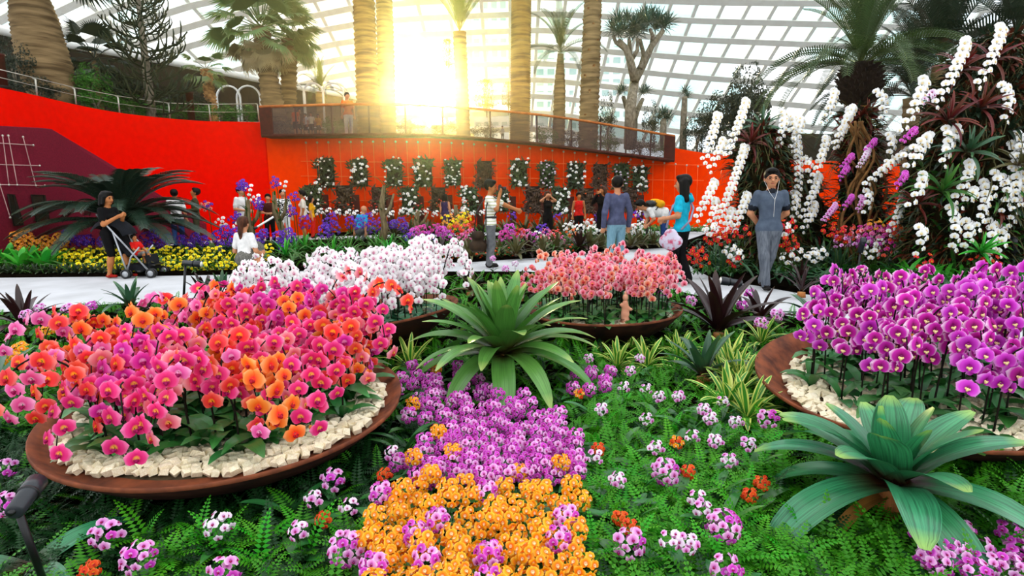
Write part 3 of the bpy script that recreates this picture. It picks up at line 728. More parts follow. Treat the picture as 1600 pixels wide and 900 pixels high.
t_ = thing('camera_bag', 'dark brown camera bag hanging behind the man in striped polo', 'bag', wpt(p, (-.12, .24, .52)), rz=p.rotation_euler.z)
V, F, vt = sdf_mesh([((0, -.04, .12), (0, .04, .12), .1, .1, 0, (1, 1, 1)), ((0, -.06, -.08), (0, .06, -.08), .12, .12, 0, (1, 1, 1))], .022); link('bag_body', skinmesh('bag_body', V, F, vt, [mat('brown_leather', '#3a2a1c', '#241a12', rough=.6)]), t_)
b = MB(); b.tube([(0, -.1, .18), (.08, -.16, .55), (.12, -.22, .86)], .014, 5); b.tube([(0, .08, .18), (.05, .02, .6), (.12, -.16, .9)], .012, 5); b.build('strap', m_black, t_)
# --- bending photographer with tripod and backpack
pb = gnd(1036, 387, 0)
p, hd_, up_, J_ = person('man in white shirt and blue jeans bending over a tripod', tuple(pb), 1.70, R_(-82), c_white, c_bdenim, hair=m_hair, h=.013, lean=R_(78), head=(0, R_(-40)),
    pose=dict(wl=(-.06, -.22, .76), el=(-.13, -.12, .72), wr=(.06, -.22, .76), er=(.13, -.12, .72), kl=(-.05, .02, .285), kr=(.05, -.02, .285)))
t_ = thing('backpack', 'yellow and black backpack on the back of the bending man', 'backpack', wpt(p, up_((0, .09, .72))), rz=p.rotation_euler.z)
V, F, vt = sdf_mesh([((-.07, -.1, .03), (.07, -.1, .03), .12, .12, 0, (1, 1, .8)), ((-.06, .14, .03), (.06, .14, .03), .13, .13, 1, (1, 1, .8)), ((-.05, .0, .08), (.05, .05, .08), .1, .1, 1, (1, 1, .8))], .02); link('pack', skinmesh('pack', V, F, vt, [m_black, c_yellow]), t_)
b = MB(); b.tube([(-.1, .1, 0), (-.15, 0, -.12), (-.1, -.18, -.02)], .02, 5); b.tube([(.1, .1, 0), (.15, 0, -.12), (.1, -.18, -.02)], .02, 5); b.build('strap', m_black, t_)
tp_ = gnd(1012, 386, 0); t_ = thing('tripod', 'black camera tripod under the bending man', 'tripod', tuple(tp_))
for a in (0, 2.1, 4.2):
    b = MB(); b.tube([(0, 0, .85), (.13 * math.cos(a), .13 * math.sin(a), 0)], [.018, .012], 6); b.build('leg', m_black, t_)
b = MB(); b.tube([(0, 0, .8), (0, 0, 1.0)], .016, 6); b.box((0, 0, 1.03), (.06, .06, .06)); b.build('column', m_black, t_)
t_ = thing('camera', 'black camera with long lens on the tripod', 'camera', (tp_[0], tp_[1], 1.06))
b = MB(); b.smooth = False; b.box((0, 0, .05), (.08, .14, .1)); b.build('camera_body', m_black, t_); b = MB(); b.tube([(-.04, 0, .05), (-.2, 0, .03), (-.3, 0, .0)], [.04, .045, .055], 10); b.build('lens', m_black, t_)
# --- woman with the pushchair
p, hd_, up_, J_ = person('woman with black bob in black tee and shorts behind the pushchair', g0(180, 434), 1.56, R_(78), c_black, c_black, skin=m_skin2, shoe=cloth('red_flats', '#a02018', '#801812'), h=.011, female=True, hairstyle='bob', bottom='shorts', lean=R_(3),
    pose=dict(el=(-.12, -.05, .64), er=(.12, -.06, .63), wl=(-.02, -.16, .735), wr=(.03, -.165, .73), kl=(-.05, -.04, .29), al=(-.05, .02, .05), kr=(.05, -.12, .3), ar=(.05, -.16, .055), hdl=(.6, -.6, .3), hdr=(-.6, -.6, .3)))
st = gnd(222, 432, 0); m_fab = cloth('black_pushchair_fabric', '#1b1d22', '#101116'); m_tubes = mat('alloy_tube', '#b9bbbf', '#9a9ca0', rough=.35, metal=.5)
t_ = thing('pushchair', 'black folding pushchair with alloy frame on the path', 'pushchair', tuple(st), rz=R_(6), scale=1.14)
for sy in (-.22, .22):
    b = MB(); b.tube([(-.42, sy, .98), (-.36, sy, .9), (.22, sy, .12)], .014, 6); b.tube([(-.12, sy, .08), (-.02, sy, .35), (.12, sy, .5)], .013, 6); b.tube([(-.25, sy, .75), (-.1, sy, .08)], .013, 6); b.build('frame_tube', m_tubes, t_)
wheel = MB(); wheel.tube([(.062 * math.cos(a), 0, .062 * math.sin(a)) for a in np.linspace(0, 2*PI, 17)], .016, 6, caps=False); hubb = MB(); hubb.lathe([(.001, -.012), (.045, -.012), (.05, 0), (.045, .012), (.001, .012)], 10)
w_me = wheel.mesh('wheel', [m_black]); h_me = hubb.mesh('hub', [m_tubes])
for x in (-.12, .26):
    for sy in (-.22, .22):
        for d in (-.035, .035):
            w_ = link('wheel', w_me, t_, (x, sy + d, .078)); link('hub', h_me, w_, M=xf((0, 0, 0), rotx(PI / 2)))
b = MB(); b.tube([(-.42, -.22, .98), (-.47, -.2, 1.02), (-.47, .2, 1.02), (-.42, .22, .98)], .018, 6); b.build('handle', m_black, t_)
P_ = [[(x, y, z) for y in np.linspace(-.2, .2, 5)] for x, z in ((-.34, .78), (-.22, .58), (-.1, .38), (.02, .34), (.18, .36), (.2, .2))]
b = MB(); b.grid(np.array(P_)); b.grid(np.array(P_) + np.array((.01, 0, -.025))); b.build('seat', m_fab, t_)
P_ = [[(-.36 + r * math.cos(a) * 1.0, y, .62 + r * math.sin(a)) for a in np.linspace(R_(150), R_(15), 9)] for y, r in zip(np.linspace(-.21, .21, 7), (.25, .31, .34, .35, .34, .31, .25))]
b = MB(); b.grid(np.array(P_)); b.build('canopy', m_fab, t_)
b = MB(); b.smooth = False; b.box((.05, 0, .17), (.36, .36, .1)); b.build('basket', m_fab, t_); b = MB(); b.smooth = False; b.box((.24, 0, .2), (.1, .3, .02)); b.build('footrest', m_black, t_)
# child
p, *_ = person('small child in red shirt sitting in the pushchair', (st[0] - .02, st[1] + .0, st[2] + .36 - .53 * .78 + .06), .78, R_(70), c_red, cloth('grey_shorts', '#77746f', '#5e5b57'), skin=m_skin2, shoe=cloth('brown_shoe', '#5d5a3a', '#46432c'), h=.012, bottom='shorts', lean=R_(-12),
    pose=dict(kl=(-.06, -.24, .56), kr=(.06, -.24, .56), al=(-.06, -.29, .36), ar=(.06, -.3, .36), wl=(-.06, -.2, .58), wr=(.06, -.2, .58), el=(-.13, -.05, .64), er=(.13, -.05, .64)))
# --- crouching woman seen from behind
p, hd_, up_, J_ = person('crouching woman seen from behind in white top and grey skirt', g0(384, 431), 1.60, R_(170), c_white, c_gskirt, hair=m_brownhair, h=.014, female=True, hairstyle='tail', bottom='skirt', drop=.33, lean=R_(8), head=(0, R_(-12)),
    pose=dict(kl=(-.1, -.2, .26), kr=(.1, -.2, .26), al=(-.08, -.03, .05), ar=(.08, -.03, .05), wl=(-.1, -.16, .6), wr=(.1, -.16, .6), el=(-.13, -.03, .62), er=(.15, -.04, .62)))
# --- visitors further back
bg = [
 ('woman in black and white print top beside the cycad', 87, 398, 1.60, 12, c_pattern, c_black, dict(female=True, hairstyle='bob', pose=dict(wl=(-.08, -.12, .6), wr=(.14, -.08, .52)))),
 ('person in white tee turned away behind the cycad fronds', 281, 386, 1.68, 200, c_white, c_bdenim, dict(pose=dict(er=(.14, .0, .68), wr=(.13, -.14, .66)))),
 ('man in olive shirt looking down beside the cycad', 311, 384, 1.72, -60, c_olive, c_olive, dict(sleeve='long', pose=dict(wl=(-.05, -.15, .62), wr=(.05, -.15, .62)), head=(0, R_(-18)))),
 ('man in white tee behind the flowering driftwood', 383, 384, 1.74, 70, c_white, c_black, dict(pose=dict(wl=(-.05, -.16, .6), wr=(.05, -.16, .6)))),
 ('person in maroon top and black trousers by the red wall', 424, 380, 1.52, 20, c_maroon, c_black, dict(pose=dict(wl=(-.05, -.15, .62), wr=(.05, -.15, .62)))),
 ('person in white print shirt behind the second driftwood', 447, 378, 1.66, 30, c_pattern, c_white, dict()),
 ('woman in cream blouse and red skirt with hand on hip', 477, 376, 1.62, -75, c_cream, c_red, dict(female=True, bottom='skirt', hairstyle='short')),
 ('woman in yellow top half hidden behind the cream blouse', 490, 372, 1.45, 100, c_yellow, c_red, dict(female=True, hairstyle='bob')),
 ('bald man in blue shirt crouching among the purple spikes', 563, 378, 1.65, 150, c_blue, c_grey, dict(bald=True, drop=.3, lean=R_(20), pose=dict(kl=(-.1, -.2, .26), kr=(.1, -.2, .26)))),
 ('woman in plum sleeveless dress with white bag by the orange wall', 697, 366, 1.45, 170, c_purple, c_purple, dict(female=True, bottom='dress', hairstyle='bob', sleeve='none')),
 ('person with brown hair raising both arms to take a picture', 856, 376, 1.50, 5, c_black, c_black, dict(hair=m_brownhair, hairstyle='bob', female=True, sleeve='none', pose=dict(el=(-.15, -.06, .82), er=(.15, -.06, .82), wl=(-.05, -.1, .9), wr=(.05, -.1, .9)))),
 ('person in red vest standing near the wall planters', 904, 372, 1.45, 10, c_red, c_black, dict(sleeve='none')),
 ('blond person in dark top holding hands up near the man in slate', 940, 378, 1.62, -40, c_black, c_black, dict(hair=m_brownhair, hairstyle='bob', female=True, sleeve='long', pose=dict(el=(-.13, -.1, .72), wl=(-.03, -.12, .86), er=(.13, -.1, .72), wr=(.03, -.12, .86)))),
 ('person in dark red top cut off by the frame edge', -4, 408, 1.62, 60, c_maroon, c_red, dict(pose=dict(wr=(.1, -.1, .5)))),
]
for lab, u, v, Hh, yw, sh_, pa_, kw in bg:
    person(lab, g0(u, v), Hh, R_(yw), sh_, pa_, h=.022, skin=random.choice((m_skin, m_skin2)), **kw)
# balcony visitors
def on_balcony(lab, u, Hh, yw, sh_, pa_, back=.9, **kw):
    y = np.interp(u, BT[:, 0], BT[:, 2]) + back; z = np.interp(u, BB[:, 0], PB[:, 2]); q = at(u, 200, y); person(lab, (q[0], q[1], z), Hh, R_(yw), sh_, pa_, h=.026, **kw)
on_balcony('person in orange shirt standing behind the mesh balcony', 545, 1.66, 30, c_orange, c_white)
for lab, u, sh_, Hh in (('child in orange on the balcony, leftmost of the small group', 463, c_orange, 1.05), ('child in dark red on the balcony next to the orange one', 470, c_maroon, 1.0), ('child in white in the middle of the balcony group', 478, c_white, .82), ('child in cream top on the balcony group', 487, c_cream, .86), ('child in yellow on the balcony, rightmost of the small group', 498, c_yellow, .8)):
    on_balcony(lab, u, Hh, U(-30, 30), sh_, c_black, back=.45, bottom='shorts')
on_balcony('child in white low behind the mesh near the tall palm', 785, .62, 0, c_white, c_grey, back=.5)
# ================================================================== TREES AND PALMS ON THE TERRACE
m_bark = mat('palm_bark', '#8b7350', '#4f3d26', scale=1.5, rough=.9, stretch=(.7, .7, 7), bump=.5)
m_bark_warm = mat('golden_sunlit_palm_bark', '#a07a3c', '#5f4420', scale=1.5, rough=.9, stretch=(.7, .7, 7), bump=.5)  # sun's golden light put into the bark colour of trunks near it
m_bark_grey = mat('grey_bark', '#8d8371', '#5d5547', scale=6, rough=.9, stretch=(2, 2, 1), bump=.4)
m_boot = mat('palm_boot', '#b98a55', '#6b4526', scale=9, rough=.85)
m_bootdark = mat('dark_palm_boot', '#2c1f19', '#140e0b', scale=8, rough=.85)
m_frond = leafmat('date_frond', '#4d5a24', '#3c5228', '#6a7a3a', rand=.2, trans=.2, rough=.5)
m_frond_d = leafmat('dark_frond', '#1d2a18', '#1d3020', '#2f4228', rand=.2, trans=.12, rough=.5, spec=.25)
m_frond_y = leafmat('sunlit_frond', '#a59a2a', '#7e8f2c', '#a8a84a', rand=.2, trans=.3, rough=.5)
m_fan = leafmat('fan_palm_leaf', '#6e7a3a', '#6d8450', '#9aa877', rand=.2, trans=.35, rough=.5)
m_fan_dead = leafmat('dry_fan_leaf', '#8a7650', '#9a8a66', '#b3a684', rand=.2, trans=.1, rough=.7)
m_dragon = leafmat('dragon_tree_leaf', '#3b5a48', '#34584a', '#4a705c', rand=.2, trans=.08)
m_arau = mat('araucaria_green', '#2f3a22', '#1c2415', scale=18, rough=.7, bump=.6)
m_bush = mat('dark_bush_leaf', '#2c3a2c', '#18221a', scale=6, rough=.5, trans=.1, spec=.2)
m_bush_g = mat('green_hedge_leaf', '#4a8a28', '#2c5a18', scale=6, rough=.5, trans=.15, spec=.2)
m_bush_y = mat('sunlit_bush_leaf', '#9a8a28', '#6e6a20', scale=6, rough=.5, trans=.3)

def frond_mesh(name, m, L=2.4, n=34, leaf=.42, w=.035, a0=1.1, bend=1.5, vee=.5, rachis=.02, droop=.5):
    """a feather frond rising from the origin towards +X"""
    b = MB(); ts = np.linspace(0, 1, 12); x = z = 0; P = []
    for i, t_ in enumerate(ts):
        if i: a = a0 - bend * t_ ** 1.2; x += L / 11 * math.cos(a); z += L / 11 * math.sin(a)
        P.append((x, 0, z))
    P = np.array(P); b.tube(P, np.linspace(rachis, .004, 12), 5)
    for i in range(n):
        t_ = .14 + .86 * (i + .5) / n; q = np.array([np.interp(t_, ts, P[:, k]) for k in range(3)]); a = a0 - bend * t_ ** 1.2
        T_ = np.array((math.cos(a), 0, math.sin(a))); Nn = np.array((-math.sin(a), 0, math.cos(a)))
        l = leaf * (.35 + .65 * math.sin(PI * min(1, .12 + .88 * t_)) ** .7) * U(.9, 1.1)
        for s in (-1, 1):
            d = T_ * (.45 + .5 * t_) + np.array((0, s, 0)) * .85 + Nn * vee; d /= np.linalg.norm(d)
            e1 = q + d * l * .55; e2 = q + d * l + np.array((0, 0, -droop * l * .45)); wv = T_ * w
            b.add([q - wv * .4, q + wv * .4, e1 + wv * .5, e1 - wv * .5, e2], [(0, 1, 2, 3), (3, 2, 4)], 0, [(.4, .3), (.6, .3), (.6, .6), (.4, .6), (.5, 1)])
    b.smooth = False; return b.mesh(name, [m])
def fan_mesh(name, m, L=.7, pet=.8, seg=26, spread=2.3):
    b = MB(); b.tube([(0, 0, 0), (pet * .6, 0, .05), (pet, 0, 0)], [.018, .014, .01], 5)
    for i in range(seg):
        a = (i / (seg - 1) - .5) * 2 * spread / 2 * 1.15; l = L * (.75 + .25 * math.cos(a)); d = np.array((math.cos(a), math.sin(a), 0)); s = np.array((-math.sin(a), math.cos(a), 0)) * L * .05
        o = np.array((pet, 0, 0)); m1 = o + d * l * .55 + (0, 0, .04); e = o + d * l + np.array((0, 0, -.22 * L * U(.6, 1.4)))
        b.add([o, m1 - s, m1 + s, e], [(0, 1, 2), (1, 3, 2)], 0, [(.5, .2), (.3, .6), (.7, .6), (.5, 1)])
    b.smooth = False; return b.mesh(name, [m])
def trunk_mesh(path, radii, m, ring=.16, scar=.05, k=14, name='trunk'):
    """ringed palm trunk: every ring flares outwards at its top"""
    path = np.array(path, float); L = np.linalg.norm(np.diff(path, axis=0), axis=1).sum(); n = max(4, int(L / ring)); ts = np.linspace(0, 1, len(path)); P = []; R = []
    for i in range(n):
        for f, g in ((0, 1 - scar), (.72, 1 + scar)):
            t_ = min(1, (i + f) / n); P.append([np.interp(t_, ts, path[:, c]) for c in range(3)]); R.append(np.interp(t_, ts, radii) * g * U(.985, 1.015))
    b = MB(); b.tube(P, R, k); return b
fr_date = frond_mesh('frond', m_frond, 3.4, 44, .5, .04, 1.0, 1.5)
fr_date_up = frond_mesh('frond', m_frond, 3.2, 44, .45, .04, 1.35, .9)
fr_dark = frond_mesh('frond', m_frond_d, 3.6, 48, .55, .045, 1.0, 1.5)
fr_dark_up = frond_mesh('frond', m_frond_d, 3.4, 48, .5, .045, 1.35, .9)
fr_sun = frond_mesh('frond', m_frond_y, 2.8, 40, .4, .035, 1.42, .5)
fan_g = fan_mesh('fan_leaf', m_fan); fan_d = fan_mesh('fan_leaf', m_fan_dead); fan_k = fan_mesh('fan_leaf', m_frond_d)
def crown(t_, top, meshes, n, s=1., up=(0., 1.), tilt=None, name='frond'):
    for i in range(n):
        a = i * 2.39996 + U(-.2, .2); f = i / max(1, n - 1); me = meshes[0] if f > .45 and len(meshes) > 1 else meshes[-1]
        pit = up[0] + (up[1] - up[0]) * f
        link(name, me, t_, M=xf(top, rotz(a) @ roty(-pit + U(-.12, .12)), s * U(.85, 1.1)))

def palm(name, lab, u_base, v_base, y, u_top, v_top, w_px, m, meshes=None, nf=14, fs=1., top_w=None, boots=0, group=None, up=(-.5, .5), bark_ring=.22, scar=.06, crown_name='frond', taper=None):
    z = terr_z(u_base) if y > 20 or u_base < 1000 else .05; pb = at(u_base, v_base, y); base = np.array((pb[0], y, z - .05)); top = at(u_top, v_top, y)
    sc_ = pxm(top); r0 = w_px / sc_ / 2; r1 = (top_w or w_px) / sc_ / 2
    t_ = thing(name, lab, 'palm', base, group); rel = top - base
    rad = taper or [r0 * 1.06, r0, (r0 + r1) / 2, r1]; rad = [q if taper is None else q * r0 for q in rad]
    trunk_mesh([rel * 0, rel * .33, rel * .66, rel], rad, m, bark_ring, scar).build('trunk', m, t_)
    if boots:
        bb_ = MB(); bb_.smooth = False; bb_.add([(-.09, 0, 0), (.09, 0, 0), (.07, -.11, .12), (-.07, -.11, .12), (0, -.02, -.1), (0, .0, .16)], [(0, 4, 1), (0, 1, 2, 3), (3, 2, 5), (0, 3, 5), (1, 5, 2)]); bm_ = bb_.mesh('boot', [m_boot])
        for i in range(boots):
            f = .08 + .92 * i / boots; a = i * 2.39996; r = r0 + (r1 - r0) * f
            if math.sin(a) > .35: continue
            link('boot', bm_, t_, M=xf(rel * f + np.array((math.cos(a) * r, math.sin(a) * r, 0)), rotz(a + PI/2), r1 * 2.0))
    if meshes: crown(t_, rel, meshes, nf, fs, up, name=crown_name)
    return t_, rel

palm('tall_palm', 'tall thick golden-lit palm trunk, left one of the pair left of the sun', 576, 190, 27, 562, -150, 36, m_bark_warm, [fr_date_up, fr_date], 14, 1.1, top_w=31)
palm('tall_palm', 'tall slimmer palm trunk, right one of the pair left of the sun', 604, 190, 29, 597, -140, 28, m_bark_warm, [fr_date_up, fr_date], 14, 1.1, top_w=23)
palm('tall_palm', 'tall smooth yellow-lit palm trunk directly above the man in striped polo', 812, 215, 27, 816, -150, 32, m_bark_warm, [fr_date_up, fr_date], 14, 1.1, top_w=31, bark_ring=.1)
palm('tall_palm', 'tall brown palm trunk with pale leaf scars left of the dragon tree', 918, 235, 26.5, 931, -130, 31, m_bark, [fr_date_up, fr_date], 14, 1.1, top_w=25, boots=70)
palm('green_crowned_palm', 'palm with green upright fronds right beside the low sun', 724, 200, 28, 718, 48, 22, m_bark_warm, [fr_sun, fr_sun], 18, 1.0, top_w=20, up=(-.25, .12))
palm('slender_palm', 'slender palm with feathery arching crown between two thick trunks', 872, 218, 27.5, 876, 82, 19, m_bark, [fr_date_up, fr_date], 16, .72, top_w=9, taper=[1.1, 1.05, .95, .45], up=(-.75, .35))
# swollen trunk at the left edge
palm('swollen_palm', 'leaning palm with swollen ringed trunk at the upper left corner', 84, 150, 17.5, 34, -55, 66, m_bark, [fan_k], 16, 1.5, taper=[.8, 1.12, .95, .55], bark_ring=.11, scar=.035, up=(-.3, .5), crown_name='fan_leaf')
# fan palm with dry skirt
t_, rel = palm('fan_palm', 'grey fan palm with drooping leaf skirt left of the tall trunks', 432, 178, 25.5, 408, 42, 36, m_bark, None, taper=[1.15, 1.0, .75, .75], scar=.09)
for i in range(60):
    a = i * 2.39996; f = i / 59; pit = -1.25 + 2.5 * f
    link('fan_leaf', fan_d if f < .3 else fan_g, t_, M=xf(rel + np.array((.1 * math.cos(a), .1 * math.sin(a), -.55 + .9 * f)), rotz(a) @ roty(-pit) @ rotx(U(-.5, .5)), U(.9, 1.15) * (1.4 if f > .3 else 1.05)))
t_, rel = palm('fan_palm', 'second fan palm trunk leaning beside the grey one', 446, 178, 27, 452, 60, 24, m_bark, None, scar=.09)
for i in range(22):
    a = i * 2.39996; f = i / 21; link('fan_leaf', fan_g, t_, M=xf(rel, rotz(a) @ roty(1.0 - 2.0 * f), U(1.0, 1.25)))
# smaller palms on the left
t_, rel = palm('small_fan_palm', 'small dark fan palm between the swollen palm and the monkey puzzle', 158, 165, 19.5, 148, 92, 9, m_bark, None)
for i in range(22):
    a = i * 2.39996; f = i / 21; link('fan_leaf', fan_k, t_, M=xf(rel, rotz(a) @ roty(.9 - 2.1 * f), U(.75, .95)))
t_, rel = palm('stubby_palm', 'stubby palm with brown knobbly trunk left of the white hoops', 334, 180, 23, 322, 108, 17, m_boot, None, scar=.13, bark_ring=.12)
for i in range(14):
    a = i * 2.39996; f = i / 13; link('fan_leaf', fan_g, t_, M=xf(rel, rotz(a) @ roty(.9 - 1.6 * f), U(.6, .75)))
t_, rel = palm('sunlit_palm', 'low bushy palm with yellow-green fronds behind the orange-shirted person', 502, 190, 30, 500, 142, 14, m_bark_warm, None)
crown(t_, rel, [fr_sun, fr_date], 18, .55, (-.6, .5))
# big date palm on the right
t_, rel = palm('date_palm', 'date palm with dark pineapple-like base and wide crown at upper right', 1336, 300, 11.6, 1343, 128, 26, m_bark_warm, None, scar=.02)
bb_ = MB(); bb_.smooth = False; bb_.add([(-.05, 0, -.04), (.05, 0, -.04), (.05, 0, .04), (-.05, 0, .04), (0, -.12, .07)], [(0, 1, 4), (1, 2, 4), (2, 3, 4), (3, 0, 4)]); kn = bb_.mesh('boot', [m_bootdark])
b = MB(); prof = [(.16, -.36), (.28, -.26), (.36, -.05), (.37, .13), (.3, .34), (.16, .46)]; b.lathe(prof, 16); core = b.build('boot_core', m_bootdark, t_, rel + np.array((0, 0, -.1)))
for i in range(150):
    f = (i + .5) / 150; zz = -.32 + .72 * f; r = np.interp(zz, [p[1] for p in prof], [p[0] for p in prof]); a = i * 2.39996
    if math.sin(a) > .5: continue
    link('boot', kn, t_, M=xf(rel + np.array((math.cos(a) * r, math.sin(a) * r, zz - .1)), rotz(a + PI/2), .82))
crown(t_, rel + np.array((0, 0, .28)), [fr_date_up, fr_date], 50, .64, (-.7, .45))
# the trunk's orange lower part stands on the floor behind the towers
for lab, u, v, y, vt, s in (('dark palm crown rising behind the orchid tower at the upper right', 1470, 270, 15, 96, .95), ('dark palm crown at the top right corner of the frame', 1588, 270, 14, 60, .95), ('dark palm half hidden between the date palm and the tower', 1425, 270, 18, 150, .8)):
    t_, rel = palm('dark_palm', lab, u, v, y, u, vt, 24, m_bark, None); crown(t_, rel, [fr_dark_up, fr_dark], 30, s, (-.8, .5))

# dragon trees
ros = MB()
for i in range(60):
    a = i * 2.39996; el = math.asin(min(1, i / 60 * 1.25 - .25)) ; L = .62; d = np.array((math.cos(a) * math.cos(el), math.sin(a) * math.cos(el), math.sin(el))); s = np.cross(d, (0, 0, 1)); s /= np.linalg.norm(s) + 1e-6
    ros.add([d * .03 - s * .022, d * .03 + s * .022, d * L * .6 + s * .02, d * L * .6 - s * .02, d * L + np.array((0, 0, -.05))], [(0, 1, 2, 3), (3, 2, 4)], 0, [(.4, .1), (.6, .1), (.6, .6), (.4, .6), (.5, 1)])
ros.smooth = False; ros_me = ros.mesh('leaf_rosette', [m_dragon])
def dragon(lab, u, v, y, segs, s, tips, rs):
    base = at(u, v, y); base[2] = terr_z(u) - .05; t_ = thing('dragon_tree', lab, 'tree', base)
    for pts, r0, r1 in segs:
        P = np.array([at(a, c, y + (U(-.6, .6) if k else 0)) for k, (a, c) in enumerate(pts)]) - base
        b = MB(); b.tube(P, np.linspace(r0, r1, len(P)), 9); b.build('branch', m_bark_grey, t_)
    for (a, c) in tips: link('leaf_rosette', ros_me, t_, M=xf(at(a, c, y + U(-.9, .9)) - base, rotz(U(0, 6)) @ rotx(U(-.25, .25)), rs * U(.9, 1.15)))
dragon('forked grey dragon tree with flat spiky dark green crown', 984, 222, 26,
    [([(984, 232), (985, 170), (992, 125)], .26, .2), ([(992, 125), (985, 95), (978, 75), (966, 62)], .2, .1), ([(992, 125), (1006, 98), (1018, 72), (1036, 48)], .2, .1), ([(985, 98), (984, 80), (983, 62)], .12, .08), ([(1001, 106), (1006, 86), (1000, 62)], .12, .08), ([(988, 92), (996, 78), (996, 60)], .1, .07), ([(978, 78), (962, 66), (958, 56)], .1, .07), ([(1018, 72), (1020, 56), (1016, 46)], .1, .07)], 1,
    [(958, 46), (966, 34), (980, 32), (976, 48), (990, 42), (1000, 34), (1004, 48), (1014, 36), (1020, 26), (1030, 34), (1038, 42), (1024, 46), (986, 54), (966, 52), (1010, 28), (994, 52), (1044, 36)], 1.15)
dragon('small twin-headed dragon tree behind the forked one', 990, 220, 29, [([(990, 225), (992, 185), (996, 172)], .16, .14), ([(992, 185), (980, 172), (974, 152)], .14, .1), ([(996, 172), (1004, 155)], .13, .1)], 1, [(974, 142), (1004, 146), (968, 146), (1010, 142)], .8)
dragon('low drooping yucca with short trunk near the end of the balcony', 1037, 222, 26.5, [([(1037, 232), (1036, 205), (1037, 188)], .16, .14)], 1, [(1037, 180), (1030, 186), (1044, 186), (1037, 190)], .95)
dragon('thin yucca with tuft of leaves beside the dark bush', 1068, 222, 25.5, [([(1067, 235), (1068, 190), (1070, 152)], .16, .12)], 1, [(1071, 144), (1074, 152)], .6)

# monkey puzzle
base = at(238, 186, 19); base[2] = terr_z(238) - .05; t_ = thing('monkey_puzzle_tree', 'dark monkey puzzle tree with whorled upturned branches', 'tree', base)
top = at(208, -70, 19) - base; b = MB(); b.tube([top * 0, top * .4, top], [.16, .11, .03], 9); b.build('trunk', m_bark_grey, t_)
brs = []
for v_ in range(4):
    b = MB(); P = [np.array((0, 0, 0.)), np.array((.5, 0, -.06)), np.array((.95, .05, .02)), np.array((1.3, .1, .28))]; b.tube(P, [.032, .03, .028, .02], 6)
    for k in range(8):
        q = np.array((.25 + .11 * k, 0, -.04 + .02 * k * k / 8)); s = (-1) ** k; l = U(.35, .6)
        b.tube([q, q + np.array((.14, s * .2, .02)) * l * 2, q + np.array((.26, s * .34, .16)) * l * 2, q + np.array((.3, s * .36, .3)) * l * 2], [.018, .022, .022, .012], 5)
    brs.append(b.mesh('branch', [m_arau]))
for i in range(50):
    f = .06 + .9 * i / 50; a = i * 2.39996; L = .95 * (1 - f) ** .6 + .28
    link('branch', brs[i % 4], t_, M=xf(top * f, rotz(a) @ roty(U(-.45, .05) - .3 * f), L * U(.85, 1.15)))

# leafy bushes: a mass of small leaves round a few stems
def blob_leaves(n, rad, leaf, seed, flat=.5):
    r = np.random.default_rng(seed); d = r.normal(size=(n, 3)); d /= np.linalg.norm(d, axis=1)[:, None]; c = d * (r.random((n, 1)) ** .4) * rad
    c += .16 * np.array(rad) * np.sin(c / np.array(rad) * 5 + r.random(3) * 6)
    A = r.normal(size=(n, 3)); A /= np.linalg.norm(A, axis=1)[:, None]; B = np.cross(A, r.normal(size=(n, 3))); B /= np.linalg.norm(B, axis=1)[:, None]
    l = leaf * r.uniform(.6, 1.3, (n, 1)); V = np.stack([c - A * l, c + B * l * .4, c + A * l, c - B * l * .4], 1).reshape(-1, 3)
    return V, [(4*i, 4*i+1, 4*i+2, 4*i+3) for i in range(n)]
bush_me = {}
for nm, m_, n in (('dark', m_bush, 1900), ('green', m_bush_g, 1900), ('sun', m_bush_y, 1300)):
    for k in range(2):
        b = MB(); b.smooth = False; b.add(*blob_leaves(n, (1, 1, 1), .07, k * 7 + n)); bush_me[nm, k] = b.mesh('foliage', [m_])
st_b = MB()
for i in range(4):
    a = i * 1.6; st_b.tube([(0, 0, -1.1), (.15 * math.cos(a), .15 * math.sin(a), -.3), (.5 * math.cos(a), .5 * math.sin(a), .4)], [.06, .045, .02], 5)
st_me = st_b.mesh('stems', [m_bark_grey])
def bush(lab, u, v, y, rx_, rz_, kind, cat='shrub', nm='bush', group=None, ry=None):
    c = at(u, v, y); s_ = pxm(c); rx_, rz_ = rx_ / s_, rz_ / s_; t_ = thing(nm, lab, cat, (c[0], c[1], c[2] - rz_), group)
    for k in range(3 if rx_ > .8 else 1):
        o = link('foliage', bush_me[kind, k % 2], t_, M=xf((U(-.25, .25) * rx_ if k else 0, U(-.2, .2) if k else 0, rz_ * (1 + (U(-.2, .15) if k else 0))), rotz(U(0, 6)), (rx_ * (.95 if not k else .8), (ry or rx_) * .9, rz_ * (.98 if not k else .8)))); o['kind'] = 'stuff'
    link('stems', st_me, t_, M=xf((0, 0, rz_), s=(rx_ * .6, rx_ * .6, rz_)))
for a in (('large dark round-topped bush right of the yucca', 1168, 165, 25, 36, 58, 'dark'), ('dark bush spilling left of the round-topped one', 1124, 190, 25.5, 34, 42, 'dark'), ('dark low bush behind the balcony end', 1090, 208, 25, 24, 30, 'dark'),
          ('airy dark bush between the brown palm and the dragon tree', 950, 190, 28, 15, 40, 'dark'), ('airy dark bush right of the dragon tree stem', 1018, 195, 29, 16, 34, 'dark'),
          ('yellow-lit round bush between the sun and the tall trunk', 760, 150, 30, 18, 30, 'sun'), ('small sunlit bush against the yellow-lit trunk', 794, 150, 31, 10, 26, 'sun'), ('climber with yellow leaves left of the upright-frond palm', 700, 85, 28.5, 10, 28, 'sun')): bush(*a)
